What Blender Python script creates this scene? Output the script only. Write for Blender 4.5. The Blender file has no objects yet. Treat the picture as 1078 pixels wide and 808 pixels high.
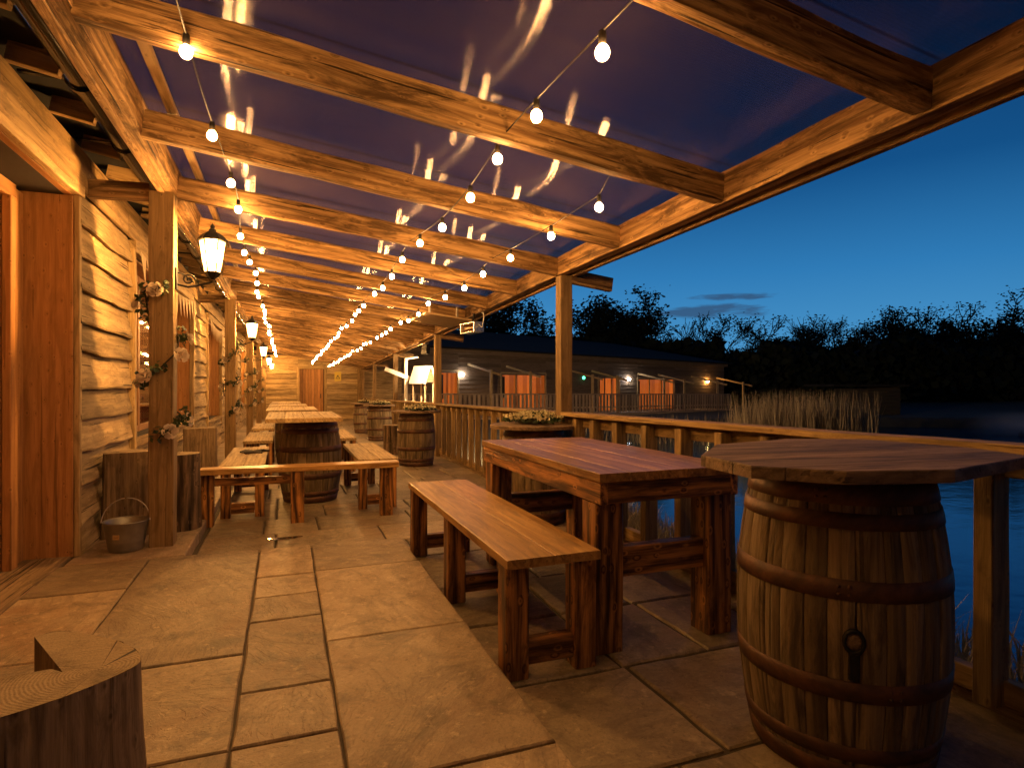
import bpy, bmesh, math, random
from mathutils import Vector, Matrix, noise
S = bpy.context.scene
COL = S.collection
R = random.Random(7)
V = Vector
rad = math.radians

# ------------------------------------------------------------------ site levels
def fz(y):                      # the lower patio falls gently away along the terrace
    return -0.015 * max(0.0, y - 4.5)
def xr(y):                      # inner face of the outer canopy beam
    return 2.16 + 0.040 * y
def zrb(y):                     # underside of the outer canopy beam
    return 2.255 - 0.0145 * max(0.0, y - 5.05)
def zrail(y):
    if y < 5.05: return 1.008 + 0.011 * (5.05 - y)
    return 1.008 - 0.0165 * (y - 5.05)
def xrail(y):
    if y < 5.05: return 2.44 + 0.016 * (5.05 - y)
    return xr(y) + 0.085
WX = -1.36                      # face of the left building

# ------------------------------------------------------------------ materials
def new_mat(name):
    m = bpy.data.materials.new(name); m.use_nodes = True
    nt = m.node_tree; nt.nodes.clear()
    out = nt.nodes.new('ShaderNodeOutputMaterial')
    return m, nt, out
def N(nt, t, **kw):
    n = nt.nodes.new(t)
    for k, v in kw.items(): setattr(n, k, v)
    return n
def lk(nt, a, b): nt.links.new(a, b)
def ramp(nt, fac, stops):
    r = N(nt, 'ShaderNodeValToRGB')
    e = r.color_ramp.elements
    while len(e) < len(stops): e.new(0.5)
    for i, (p, c) in enumerate(stops):
        e[i].position = p
        e[i].color = (c, c, c, 1) if not hasattr(c, '__len__') else (*c[:3], 1)
    lk(nt, fac, r.inputs[0]); return r.outputs[0]
def mixc(nt, a, b, fac, mode='MIX'):
    m = N(nt, 'ShaderNodeMix', data_type='RGBA', blend_type=mode)
    for s, v in ((0, fac), (6, a), (7, b)):
        if hasattr(v, 'is_linked'): lk(nt, v, m.inputs[s])
        elif s == 0: m.inputs[0].default_value = v
        else: m.inputs[s].default_value = (*v, 1)
    return m.outputs[2]
def math_(nt, op, a, b=0.0):
    m = N(nt, 'ShaderNodeMath', operation=op)
    for i, v in enumerate((a, b)):
        if hasattr(v, 'is_linked'): lk(nt, v, m.inputs[i])
        else: m.inputs[i].default_value = v
    return m.outputs[0]
def attr(nt, name):
    return N(nt, 'ShaderNodeAttribute', attribute_name=name)
def mapping(nt, vec, sc):
    m = N(nt, 'ShaderNodeMapping'); m.inputs['Scale'].default_value = sc
    lk(nt, vec, m.inputs[0]); return m.outputs[0]
def noise_(nt, vec, scale, detail=3, rough=.55, dist=0.0):
    n = N(nt, 'ShaderNodeTexNoise'); lk(nt, vec, n.inputs['Vector'])
    n.inputs['Scale'].default_value = scale; n.inputs['Detail'].default_value = detail
    n.inputs['Roughness'].default_value = rough; n.inputs['Distortion'].default_value = dist
    return n.outputs['Fac']
def bump(nt, h, strength, dist=.01, nrm=None):
    b = N(nt, 'ShaderNodeBump'); b.inputs['Strength'].default_value = strength
    b.inputs['Distance'].default_value = dist; lk(nt, h, b.inputs['Height'])
    if nrm: lk(nt, nrm, b.inputs['Normal'])
    return b.outputs[0]
def principled(nt, out, **kw):
    p = N(nt, 'ShaderNodeBsdfPrincipled')
    for k, v in kw.items():
        i = p.inputs[k]
        if hasattr(v, 'is_linked'): lk(nt, v, i)
        elif isinstance(v, tuple) and len(v) == 3: i.default_value = (*v, 1)
        else: i.default_value = v
    lk(nt, p.outputs[0], out.inputs[0]); return p

def schlick(nt, f0, boost=0.0):
    lw = N(nt, 'ShaderNodeLayerWeight'); lw.inputs[0].default_value = .5
    return math_(nt, 'ADD', math_(nt, 'MULTIPLY', math_(nt, 'POWER', lw.outputs['Facing'], 5.0), .9), f0 + boost)
def wood(name, light, dark, rough=.65, cont=.55, freq=26, knots=.8, coat=0.0, bs=.35, var=.35, stain=.3, ring=.5, crack=.5, spec=.3, swirl=20):
    m, nt, out = new_mat(name)
    g = attr(nt, 'gc').outputs['Vector']; rn = attr(nt, 'rnd').outputs['Fac']
    sep = N(nt, 'ShaderNodeSeparateXYZ'); lk(nt, g, sep.inputs[0])
    cmb = N(nt, 'ShaderNodeCombineXYZ'); lk(nt, math_(nt, 'MULTIPLY', sep.outputs[0], 2.1), cmb.inputs[0]); lk(nt, math_(nt, 'MULTIPLY', math_(nt, 'ADD', sep.outputs[1], sep.outputs[2]), 3.6), cmb.inputs[1])
    v = N(nt, 'ShaderNodeTexVoronoi', voronoi_dimensions='2D'); lk(nt, cmb.outputs[0], v.inputs['Vector'])
    vd = math_(nt, 'ADD', v.outputs['Distance'], math_(nt, 'MULTIPLY', noise_(nt, g, 22, 3), .07))
    vs = N(nt, 'ShaderNodeSeparateColor'); lk(nt, v.outputs['Color'], vs.inputs[0])
    few = ramp(nt, vs.outputs[0], [(.60, 0.0), (.66, .75), (1.0, 1.0)])
    near = math_(nt, 'MULTIPLY', ramp(nt, vd, [(0.03, 1.0), (.32, 0.0)]), few)
    kn = math_(nt, 'MULTIPLY', ramp(nt, vd, [(0.02, 1.0), (.07, .75), (.13, 0.0)]), few)
    warp = noise_(nt, mapping(nt, g, (.75, 3.2, 3.2)), 1.0, 3, .5)
    warp2 = noise_(nt, mapping(nt, g, (5, 26, 26)), 1.0, 2, .5)
    yz = math_(nt, 'ADD', sep.outputs[1], math_(nt, 'MULTIPLY', sep.outputs[2], .7))
    ph = math_(nt, 'ADD', math_(nt, 'MULTIPLY', yz, freq * 6.28), math_(nt, 'ADD', math_(nt, 'MULTIPLY', warp, swirl), math_(nt, 'ADD', math_(nt, 'MULTIPLY', near, 8), math_(nt, 'MULTIPLY', warp2, 2.2))))
    sn = math_(nt, 'ADD', math_(nt, 'MULTIPLY', math_(nt, 'SINE', ph), .5), .5)
    streak = noise_(nt, mapping(nt, g, (1.3, 34, 34)), 1.0, 4, .6)
    fine = noise_(nt, mapping(nt, g, (5, 170, 170)), 1.0, 3, .65)
    f = math_(nt, 'ADD', math_(nt, 'MULTIPLY', sn, ring * .6), math_(nt, 'ADD', math_(nt, 'MULTIPLY', streak, 1.0 - ring * .6), math_(nt, 'MULTIPLY', math_(nt, 'SUBTRACT', fine, .5), .5)))
    c = ramp(nt, f, [(.5 - cont * .36, dark), (.5 + cont * .36, light)])
    blot = noise_(nt, mapping(nt, g, (1.8, 11, 11)), 1.3, 6, .7, .8)
    c = mixc(nt, c, tuple(x * .40 for x in dark), math_(nt, 'MULTIPLY', ramp(nt, blot, [(.47, 0), (.62, 1)]), stain))
    cr = ramp(nt, noise_(nt, mapping(nt, g, (1.1, 46, 46)), 1.0, 2, .5), [(.32, 1), (.36, 0)])
    c = mixc(nt, c, tuple(x * .18 for x in dark), math_(nt, 'MULTIPLY', cr, crack))
    c = mixc(nt, c, tuple(x * .16 for x in light), math_(nt, 'MULTIPLY', kn, knots))
    br = math_(nt, 'ADD', math_(nt, 'MULTIPLY', rn, var), 1 - var * .5)
    cc = N(nt, 'ShaderNodeCombineColor')
    for i in range(3): lk(nt, br, cc.inputs[i])
    c = mixc(nt, c, cc.outputs[0], 1.0, 'MULTIPLY')
    h = math_(nt, 'ADD', math_(nt, 'MULTIPLY', f, .7), math_(nt, 'SUBTRACT', math_(nt, 'MULTIPLY', fine, .5), math_(nt, 'MULTIPLY', cr, 1.2)))
    rr = math_(nt, 'ADD', math_(nt, 'MULTIPLY', fine, .3), rough - .15)
    principled(nt, out, **{'Base Color': c, 'Roughness': rr, 'Normal': bump(nt, h, bs, .008),
                           'Coat Weight': coat, 'Coat Roughness': .25, 'Specular IOR Level': spec})
    return m

def flat(name, col, rough=.5, metal=0.0, nscale=40, nv=.25, bs=.15):
    m, nt, out = new_mat(name)
    t = N(nt, 'ShaderNodeTexCoord').outputs['Object']
    n = noise_(nt, t, nscale, 4)
    c = mixc(nt, tuple(x * (1 - nv) for x in col), tuple(min(1, x * (1 + nv)) for x in col), n)
    principled(nt, out, **{'Base Color': c, 'Roughness': math_(nt, 'ADD', math_(nt, 'MULTIPLY', n, .25), rough - .12),
                           'Metallic': metal, 'Normal': bump(nt, n, bs, .004)})
    return m
def emit(name, col, st):
    m, nt, out = new_mat(name)
    e = N(nt, 'ShaderNodeEmission'); e.inputs[0].default_value = (*col, 1); e.inputs[1].default_value = st
    lk(nt, e.outputs[0], out.inputs[0]); return m
def glass(name, tint, refl=.12, rough=.03):
    m, nt, out = new_mat(name)
    t = N(nt, 'ShaderNodeBsdfTransparent'); t.inputs[0].default_value = (*tint, 1)
    g = N(nt, 'ShaderNodeBsdfGlossy'); g.inputs['Roughness'].default_value = rough
    mx = N(nt, 'ShaderNodeMixShader')
    lk(nt, schlick(nt, .04, refl), mx.inputs[0])
    lk(nt, t.outputs[0], mx.inputs[1]); lk(nt, g.outputs[0], mx.inputs[2]); lk(nt, mx.outputs[0], out.inputs[0])
    return m
def polycarb():
    m, nt, out = new_mat('polycarbonate_sheet')
    co = N(nt, 'ShaderNodeTexCoord').outputs['Object']
    t = N(nt, 'ShaderNodeBsdfTransparent')
    sx = N(nt, 'ShaderNodeSeparateXYZ'); lk(nt, co, sx.inputs[0])
    rib = math_(nt, 'ADD', math_(nt, 'MULTIPLY', math_(nt, 'SINE', math_(nt, 'MULTIPLY', sx.outputs[1], 6.283 / .016)), .5), .5)
    lk(nt, mixc(nt, (.62, .585, .60), (.47, .44, .47), rib), t.inputs[0])
    g = N(nt, 'ShaderNodeBsdfGlossy'); g.distribution = 'GGX'
    g.inputs['Color'].default_value = (.9, .86, .9, 1)
    g.inputs['Roughness'].default_value = .20; g.inputs['Anisotropy'].default_value = .82
    cx = N(nt, 'ShaderNodeCombineXYZ'); cx.inputs[0].default_value = 1.0; cx.inputs[1].default_value = 0.0; cx.inputs[2].default_value = -.14
    lk(nt, cx.outputs[0], g.inputs['Tangent'])
    d = N(nt, 'ShaderNodeBsdfDiffuse'); d.inputs[0].default_value = (.22, .17, .21, 1)
    m1 = N(nt, 'ShaderNodeMixShader'); m2 = N(nt, 'ShaderNodeMixShader')
    dirt = noise_(nt, mapping(nt, co, (1.5, 7, 1)), 2.0, 5, .65); spot = ramp(nt, noise_(nt, co, 26, 3, .6), [(.66, 0), (.74, 1)])
    lk(nt, math_(nt, 'ADD', math_(nt, 'ADD', math_(nt, 'MULTIPLY', dirt, .20), math_(nt, 'MULTIPLY', spot, .10)), .02), m1.inputs[0])
    lk(nt, t.outputs[0], m1.inputs[1]); lk(nt, d.outputs[0], m1.inputs[2])
    lk(nt, schlick(nt, .05), m2.inputs[0])
    lk(nt, m1.outputs[0], m2.inputs[1]); lk(nt, g.outputs[0], m2.inputs[2]); lk(nt, m2.outputs[0], out.inputs[0])
    return m
def stone(name, a, b, rough=.55):
    m, nt, out = new_mat(name)
    g = attr(nt, 'gc').outputs['Vector']; rn = attr(nt, 'rnd').outputs['Fac']
    big = noise_(nt, g, 2.6, 6, .65, .8)
    lay = noise_(nt, mapping(nt, g, (1.0, 1.7, 1)), 1.5, 7, .62, 1.6)
    fine = noise_(nt, g, 70, 5, .7); grit = noise_(nt, g, 260, 3, .7)
    rip = noise_(nt, mapping(nt, g, (6, 22, 6)), 1.0, 4, .6, 1.5)
    c = mixc(nt, a, b, ramp(nt, big, [(.3, 0), (.7, 1)]))
    c = mixc(nt, c, tuple(x * .55 for x in a), math_(nt, 'MULTIPLY', ramp(nt, lay, [(.46, 0), (.53, 1), (.60, 0)]), .5))
    c = mixc(nt, c, (.24, .125, .055), math_(nt, 'MULTIPLY', ramp(nt, noise_(nt, g, 1.3, 4, .6, 1.0), [(.52, 0), (.66, 1)]), .5))
    c = mixc(nt, c, tuple(x * .35 for x in a), math_(nt, 'MULTIPLY', ramp(nt, noise_(nt, g, 5.0, 6, .72, .5), [(.52, 0), (.68, 1)]), .75))
    c = mixc(nt, c, tuple(x * 1.5 for x in b), math_(nt, 'MULTIPLY', ramp(nt, noise_(nt, g, 18, 4, .7), [(.58, 0), (.68, 1)]), .5))
    c = mixc(nt, c, tuple(x * .5 for x in a), math_(nt, 'MULTIPLY', ramp(nt, fine, [(.4, 0), (.75, 1)]), .5))
    br = math_(nt, 'ADD', math_(nt, 'MULTIPLY', rn, .5), .75)
    cc = N(nt, 'ShaderNodeCombineColor')
    for i in range(3): lk(nt, br, cc.inputs[i])
    c = mixc(nt, c, cc.outputs[0], 1.0, 'MULTIPLY')
    c = mixc(nt, c, tuple(x * .4 for x in a), math_(nt, 'MULTIPLY', ramp(nt, noise_(nt, g, 34, 5, .75), [(.56, 0), (.66, 1)]), .55))
    steps = ramp(nt, lay, [(.38, 0), (.395, .22), (.455, .25), (.468, .5), (.53, .52), (.54, .75), (.60, .78), (.612, 1)])
    h = math_(nt, 'ADD', math_(nt, 'MULTIPLY', steps, .55), math_(nt, 'ADD', math_(nt, 'ADD', math_(nt, 'MULTIPLY', fine, .22), math_(nt, 'MULTIPLY', grit, .10)), math_(nt, 'ADD', math_(nt, 'MULTIPLY', big, .7), math_(nt, 'MULTIPLY', rip, .20))))
    rr = math_(nt, 'ADD', math_(nt, 'MULTIPLY', big, -.35), rough + .2)
    principled(nt, out, **{'Base Color': c, 'Roughness': rr, 'Normal': bump(nt, h, .75, .016), 'Specular IOR Level': .4})
    return m
def endgrain(name, light, dark):
    m, nt, out = new_mat(name)
    g = attr(nt, 'gc').outputs['Vector']
    off = N(nt, 'ShaderNodeVectorMath', operation='MULTIPLY_ADD'); off.inputs[1].default_value = (.035, .035, 0)
    nz = N(nt, 'ShaderNodeTexNoise'); lk(nt, g, nz.inputs['Vector']); nz.inputs['Scale'].default_value = 7; nz.inputs['Detail'].default_value = 3
    lk(nt, nz.outputs['Color'], off.inputs[0]); lk(nt, g, off.inputs[2])
    ln = N(nt, 'ShaderNodeVectorMath', operation='LENGTH'); lk(nt, off.outputs[0], ln.inputs[0])
    r = ln.outputs['Value']
    r2 = math_(nt, 'ADD', math_(nt, 'POWER', r, .9), math_(nt, 'MULTIPLY', noise_(nt, g, 3, 2), .05))
    sn = math_(nt, 'ADD', math_(nt, 'MULTIPLY', math_(nt, 'SINE', math_(nt, 'MULTIPLY', r2, 620)), .5), .5)
    nrm = N(nt, 'ShaderNodeVectorMath', operation='NORMALIZE'); lk(nt, g, nrm.inputs[0])
    crk = noise_(nt, nrm.outputs[0], 4.2, 4, .7)
    cr = ramp(nt, crk, [(.36, 1), (.385, 0)])
    fine = noise_(nt, g, 140, 4, .7); saw = noise_(nt, mapping(nt, g, (8, 150, 1)), 1.0, 2)
    f = math_(nt, 'ADD', math_(nt, 'MULTIPLY', sn, .15), math_(nt, 'ADD', math_(nt, 'MULTIPLY', fine, .6), math_(nt, 'MULTIPLY', saw, .3)))
    c = ramp(nt, f, [(.30, dark), (.75, light)])
    c = mixc(nt, c, tuple(x * .35 for x in dark), math_(nt, 'MULTIPLY', ramp(nt, noise_(nt, g, 6, 5, .7), [(.48, 0), (.7, 1)]), .75))
    c = mixc(nt, c, tuple(x * .12 for x in dark), cr)
    h = math_(nt, 'SUBTRACT', f, math_(nt, 'MULTIPLY', cr, 1.5))
    principled(nt, out, **{'Base Color': c, 'Roughness': .85, 'Normal': bump(nt, h, .7, .007)})
    return m
def rust(name):
    m, nt, out = new_mat(name)
    g = attr(nt, 'gc').outputs['Vector']
    n = noise_(nt, g, 9, 6, .65); n2 = noise_(nt, g, 70, 3)
    c = ramp(nt, n, [(.3, (.035, .019, .013)), (.5, (.085, .038, .019)), (.70, (.17, .072, .030))])
    principled(nt, out, **{'Base Color': c, 'Roughness': .58, 'Metallic': .3, 'Normal': bump(nt, math_(nt, 'ADD', n, n2), .25, .004)})
    return m
def water_mat():
    m, nt, out = new_mat('lake_water')
    t = N(nt, 'ShaderNodeTexCoord').outputs['Object']
    n = noise_(nt, mapping(nt, t, (1, 1.6, 1)), 1.6, 3); n2 = noise_(nt, t, 7, 2)
    h = math_(nt, 'ADD', n, math_(nt, 'MULTIPLY', n2, .25))
    g = N(nt, 'ShaderNodeBsdfGlossy'); g.inputs['Roughness'].default_value = .12; g.inputs['Color'].default_value = (.62, .78, .95, 1)
    d = N(nt, 'ShaderNodeBsdfDiffuse'); d.inputs[0].default_value = (.006, .02, .03, 1)
    b = bump(nt, h, .07, .12); lk(nt, b, g.inputs['Normal'])
    mx = N(nt, 'ShaderNodeMixShader')
    lw = N(nt, 'ShaderNodeLayerWeight'); lw.inputs[0].default_value = .5
    lk(nt, math_(nt, 'ADD', math_(nt, 'MULTIPLY', lw.outputs['Fresnel'], .70), .10), mx.inputs[0])
    lk(nt, d.outputs[0], mx.inputs[1]); lk(nt, g.outputs[0], mx.inputs[2]); lk(nt, mx.outputs[0], out.inputs[0])
    return m
def leaf(name, a, b, rough=.6, trans=0.15):
    m, nt, out = new_mat(name)
    rn = attr(nt, 'rnd').outputs['Fac']
    c = mixc(nt, a, b, rn)
    p = N(nt, 'ShaderNodeBsdfPrincipled'); lk(nt, c, p.inputs['Base Color']); p.inputs['Roughness'].default_value = rough
    tr = N(nt, 'ShaderNodeBsdfTranslucent'); lk(nt, c, tr.inputs[0])
    mx = N(nt, 'ShaderNodeMixShader'); mx.inputs[0].default_value = trans
    lk(nt, p.outputs[0], mx.inputs[1]); lk(nt, tr.outputs[0], mx.inputs[2]); lk(nt, mx.outputs[0], out.inputs[0])
    return m

M = {}
M['rafter'] = wood('rough_sawn_larch', (.50, .31, .135), (.17, .088, .034), rough=.8, cont=.55, knots=.92, bs=.7, stain=.85, ring=.28, crack=.95, var=.6, swirl=14)
M['post'] = wood('post_softwood', (.38, .25, .115), (.21, .128, .052), rough=.75, cont=.8, knots=.8, bs=.45, ring=.25, stain=.45)
M['clad'] = wood('waney_cladding', (.54, .40, .21), (.25, .165, .075), rough=.8, cont=.8, knots=.9, bs=.35, var=.6, stain=.45, freq=14, crack=.9, ring=.3)
M['fascia'] = wood('fascia_board', (.46, .31, .14), (.23, .14, .055), rough=.75, cont=.75, knots=.85, bs=.4, freq=16, stain=.5, ring=.3)
M['redwood'] = wood('stained_joinery', (.50, .25, .085), (.29, .13, .04), rough=.6, cont=.8, knots=.85, bs=.25, coat=.05, freq=16, ring=.3)
M['burnt'] = wood('scorched_varnished_pine', (.52, .235, .065), (.045, .016, .006), rough=.45, cont=.50, freq=17, knots=.85, coat=.14, bs=.4, ring=.42, stain=.7, swirl=24, var=.5)
M['tabletop'] = wood('varnished_table_boards', (.52, .285, .09), (.19, .085, .026), rough=.40, cont=.7, freq=20, knots=.85, coat=.07, bs=.3, stain=.6, ring=.25, var=.5)
M['seat'] = wood('varnished_seat_boards', (.56, .33, .105), (.29, .14, .042), rough=.44, cont=.7, freq=20, knots=.85, coat=.10, bs=.3, stain=.55, ring=.25, var=.45)
M['oldtop'] = wood('weathered_table_boards', (.28, .185, .11), (.12, .075, .042), rough=.75, cont=.75, knots=.8, bs=.5, stain=.7, ring=.25, var=.5)
M['paletop'] = wood('pale_worn_boards', (.54, .39, .19), (.30, .19, .08), rough=.7, cont=.75, knots=.85, bs=.4, stain=.5, var=.45, ring=.3)
M['rail'] = wood('railing_timber', (.38, .25, .10), (.18, .11, .04), rough=.7, cont=.75, knots=.85, bs=.5, stain=.55, var=.5, ring=.3)
M['barrel'] = wood('oak_staves', (.25, .18, .098), (.115, .08, .044), rough=.78, cont=.8, freq=18, knots=.0, bs=.6, var=.5, stain=.75, ring=.15, crack=.6)
M['bark'] = wood('log_bark', (.24, .155, .09), (.05, .032, .019), rough=.95, cont=.5, freq=10, knots=.4, bs=1.0, stain=.6, crack=.9)
M['sawn'] = wood('sawn_log_face', (.40, .28, .155), (.15, .098, .052), rough=.85, cont=.8, freq=26, knots=.95, bs=.7, ring=.3, crack=.95, stain=.6)
M['end'] = endgrain('log_end_grain', (.46, .34, .19), (.20, .13, .065))
M['lodge'] = wood('lodge_cladding', (.23, .155, .095), (.12, .08, .045), rough=.8, cont=.9, knots=.3, bs=.4, var=.5)
M['picket'] = wood('deck_pickets', (.52, .38, .23), (.30, .20, .12), rough=.75, cont=.9, knots=.2, bs=.4, var=.6)
M['hoop'] = rust('rusted_hoop')
M['stone'] = stone('sandstone_flags', (.31, .225, .135), (.43, .315, .19), .5)
M['stone_low'] = stone('worn_sandstone_flags', (.235, .18, .11), (.34, .26, .16), .5)
M['mortar'] = flat('joint_mortar', (.07, .055, .04), .95, nscale=120, nv=.4)
M['kerb'] = stone('kerb_stone', (.36, .27, .18), (.42, .31, .20))
M['black'] = flat('black_iron', (.018, .017, .016), .5, .6)
M['plastic'] = flat('black_gutter_plastic', (.006, .006, .007), .16, 0, nv=.1, bs=.02)
M['zinc'] = flat('galvanised_steel', (.36, .35, .32), .42, .85, nscale=14, nv=.35)
M['steel'] = flat('brushed_steel', (.62, .60, .56), .3, .9)
M['white'] = flat('white_paint', (.78, .77, .74), .5, nv=.06)
M['bulb'] = emit('lit_bulb', (1.0, .495, .152), 325)
M['flame'] = emit('lantern_lamp', (1.0, .52, .165), 2500)
M['lpane'] = emit('lantern_pane', (1.0, .56, .20), 12)
M['coldlamp'] = emit('cold_white_lamp', (.95, .88, .85), 170)
M['warmlamp'] = emit('warm_wall_lamp', (1.0, .50, .14), 300)
M['flood'] = emit('floodlight_lens', (1.0, .64, .31), 9500)
M['exit'] = emit('green_exit_lamp', (.10, .9, .45), 4)
M['poly'] = polycarb()
M['glass'] = glass('window_glass', (.85, .8, .75), .10)
M['cable'] = flat('string_cable', (.012, .009, .007), .7)
M['water'] = water_mat()
M['leafgreen'] = leaf('rose_leaf', (.015, .03, .010), (.045, .075, .025), .45)
M['rose'] = leaf('cream_rose', (.62, .50, .38), (.78, .68, .54), .6, .25)
M['flower'] = leaf('pale_flower', (.55, .48, .26), (.75, .68, .42), .6, .25)
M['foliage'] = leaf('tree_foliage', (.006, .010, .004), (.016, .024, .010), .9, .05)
M['trunk'] = flat('tree_bark', (.035, .028, .020), .9, nscale=20)
M['reed'] = leaf('dry_reed', (.14, .10, .052), (.28, .20, .11), .8, .25)
M['grass'] = leaf('dry_grass', (.22, .17, .08), (.42, .34, .18), .8, .2)
M['earth'] = flat('earth', (.045, .042, .025), .95, nscale=3, nv=.5)
M['roof'] = flat('dark_roof_sheet', (.008, .007, .006), 1.0, nscale=8)
M['dark'] = flat('dark_interior', (.02, .014, .010), .9)
M['cloth'] = flat('bunting_cloth', (.50, .38, .24), .85, nv=.1)
M['ply'] = wood('heat_shield_ply', (.42, .29, .16), (.30, .2, .1), rough=.7, cont=.9, knots=.3, bs=.15)
M['orange'] = wood('orange_stained_door', (.46, .15, .05), (.34, .10, .03), rough=.5, cont=.9, knots=.2, bs=.2)
def litwin():
    m, nt, out = new_mat('lit_orange_window')
    g = attr(nt, 'gc').outputs['Vector']; rn = attr(nt, 'rnd').outputs['Fac']
    c = mixc(nt, (.55, .085, .010), (.95, .21, .026), noise_(nt, mapping(nt, g, (1.5, 6, 6)), 2.0, 3))
    e = N(nt, 'ShaderNodeEmission'); lk(nt, c, e.inputs[0]); lk(nt, math_(nt, 'ADD', math_(nt, 'MULTIPLY', rn, .5), .25), e.inputs[1])
    g2 = N(nt, 'ShaderNodeBsdfGlossy'); g2.inputs['Roughness'].default_value = .1
    mx = N(nt, 'ShaderNodeMixShader'); mx.inputs[0].default_value = .06
    lk(nt, e.outputs[0], mx.inputs[1]); lk(nt, g2.outputs[0], mx.inputs[2]); lk(nt, mx.outputs[0], out.inputs[0]); return m
M['litwin'] = litwin()
M['yellow'] = flat('yellow_notice', (.62, .45, .05), .5, nv=.05)
M['shingle'] = flat('pale_shingle', (.30, .29, .27), .6, nscale=30, nv=.15)

# ------------------------------------------------------------------ mesh builder
class MB:
    def __init__(s): s.v = []; s.f = []; s.g = []; s.r = []; s.sm = []
    def add(s, vs, fs, gs=None, r=None, smooth=False):
        b = len(s.v); s.v += [V(p) for p in vs]
        r = R.random() if r is None else r
        if gs is None:
            o = V((R.random() * 9, R.random() * 9, R.random() * 9)); gs = [V(p) + o for p in vs]
        s.g += gs; s.r += [r] * len(vs)
        s.f += [tuple(b + i for i in f) for f in fs]; s.sm += [smooth] * len(fs)
    def loft(s, rings, gr, caps=True, r=None, smooth=False, closed=False):
        n = len(rings[0]); vs = [p for q in rings for p in q]; gs = [p for q in gr for p in q]; fs = []
        m = len(rings)
        for i in range(m if closed else m - 1):
            a, b = i * n, ((i + 1) % m) * n
            for j in range(n):
                k = (j + 1) % n; fs.append((a + j, a + k, b + k, b + j))
        s.add(vs, fs, gs, r, smooth)
        if caps and not closed:
            for ring, g, rev in ((rings[0], gr[0], True), (rings[-1], gr[-1], False)):
                f = tuple(range(n)); s.add(ring, [f[::-1] if rev else f], [x + V((0, .0, 0)) for x in g], s.r[-1], False)
    def board(s, p0, p1, w, h, up=(0, 0, 1), segs=1, jit=0.0, ch=.004, r=None):
        p0, p1 = V(p0), V(p1); a = (p1 - p0); L = a.length; a = a / L; up = V(up)
        sd = a.cross(up).normalized(); u2 = sd.cross(a).normalized()
        off = V((R.random() * 20, R.random() * 20, R.random() * 20)); sx = R.random() * 50
        rings, gr = [], []; ch = min(ch, w * .3, h * .3)
        for i in range(segs + 1):
            t = i / segs; c = p0 + a * (L * t)
            def jn(k): return jit * noise.noise(V((sx + t * L * 2.3, k * 7.3, 0))) if jit else 0
            hw0, hw1 = w / 2 + jn(1), w / 2 + jn(2); hh0, hh1 = h / 2 + jn(3), h / 2 + jn(4)
            pts = [(-hw0 + ch, -hh0), (hw1 - ch, -hh0), (hw1, -hh0 + ch), (hw1, hh1 - ch), (hw1 - ch, hh1), (-hw0 + ch, hh1), (-hw0, hh1 - ch), (-hw0, -hh0 + ch)]
            rings.append([c + sd * x + u2 * y for x, y in pts]); gr.append([V((t * L, x, y)) + off for x, y in pts])
        s.loft(rings, gr, True, r)
    def box(s, x0, x1, y0, y1, z0, z1, ch=.004, r=None):
        d = (x1 - x0, y1 - y0, z1 - z0); k = d.index(max(d)); c = ((x0 + x1) / 2, (y0 + y1) / 2, (z0 + z1) / 2)
        if k == 0: s.board((x0, c[1], c[2]), (x1, c[1], c[2]), d[1], d[2], (0, 0, 1), ch=ch, r=r)
        elif k == 1: s.board((c[0], y0, c[2]), (c[0], y1, c[2]), d[0], d[2], (0, 0, 1), ch=ch, r=r)
        else: s.board((c[0], c[1], z0), (c[0], c[1], z1), d[0], d[1], (0, 1, 0), ch=ch, r=r)
    def tube(s, pts, rr, n=8, caps=True, smooth=True, r=None):
        pts = [V(p) for p in pts]; rr = rr if hasattr(rr, '__len__') else [rr] * len(pts)
        rings, gr = [], []; o = R.random() * 10; L = 0; pu = None
        for i, p in enumerate(pts):
            a = (pts[min(i + 1, len(pts) - 1)] - pts[max(i - 1, 0)]).normalized()
            u = V((0, 0, 1)) if abs(a.z) < .9 else V((1, 0, 0))
            if pu is not None: u = pu
            sd = a.cross(u).normalized(); u2 = sd.cross(a).normalized(); pu = u2
            if i: L += (p - pts[i - 1]).length
            rings.append([p + (sd * math.cos(k / n * 6.2832) + u2 * math.sin(k / n * 6.2832)) * rr[i] for k in range(n)])
            gr.append([V((L + o, math.cos(k / n * 6.2832) * rr[i], math.sin(k / n * 6.2832) * rr[i])) for k in range(n)])
        s.loft(rings, gr, caps, r, smooth)
    def lathe(s, prof, n=24, c=(0, 0, 0), smooth=True, caps=True, r=None):
        c = V(c); o = R.random() * 10; rings, gr = [], []
        for (rr, z) in prof:
            rings.append([c + V((rr * math.cos(k / n * 6.2832), rr * math.sin(k / n * 6.2832), z)) for k in range(n)])
            gr.append([V((z + o, k / n * 6.2832 * max(rr, .01), o)) for k in range(n)])
        s.loft(rings, gr, caps, r, smooth)
    def ball(s, c, r, nu=12, nv=8, sq=(1, 1, 1), rn=None):
        prof = [(max(r * math.sin(math.pi * i / nv), .0004), -r * math.cos(math.pi * i / nv)) for i in range(nv + 1)]
        b = len(s.v); s.lathe(prof, nu, (0, 0, 0), True, True, rn)
        for i in range(b, len(s.v)):
            p = s.v[i]; s.v[i] = V(c) + V((p.x * sq[0], p.y * sq[1], p.z * sq[2]))
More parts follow.
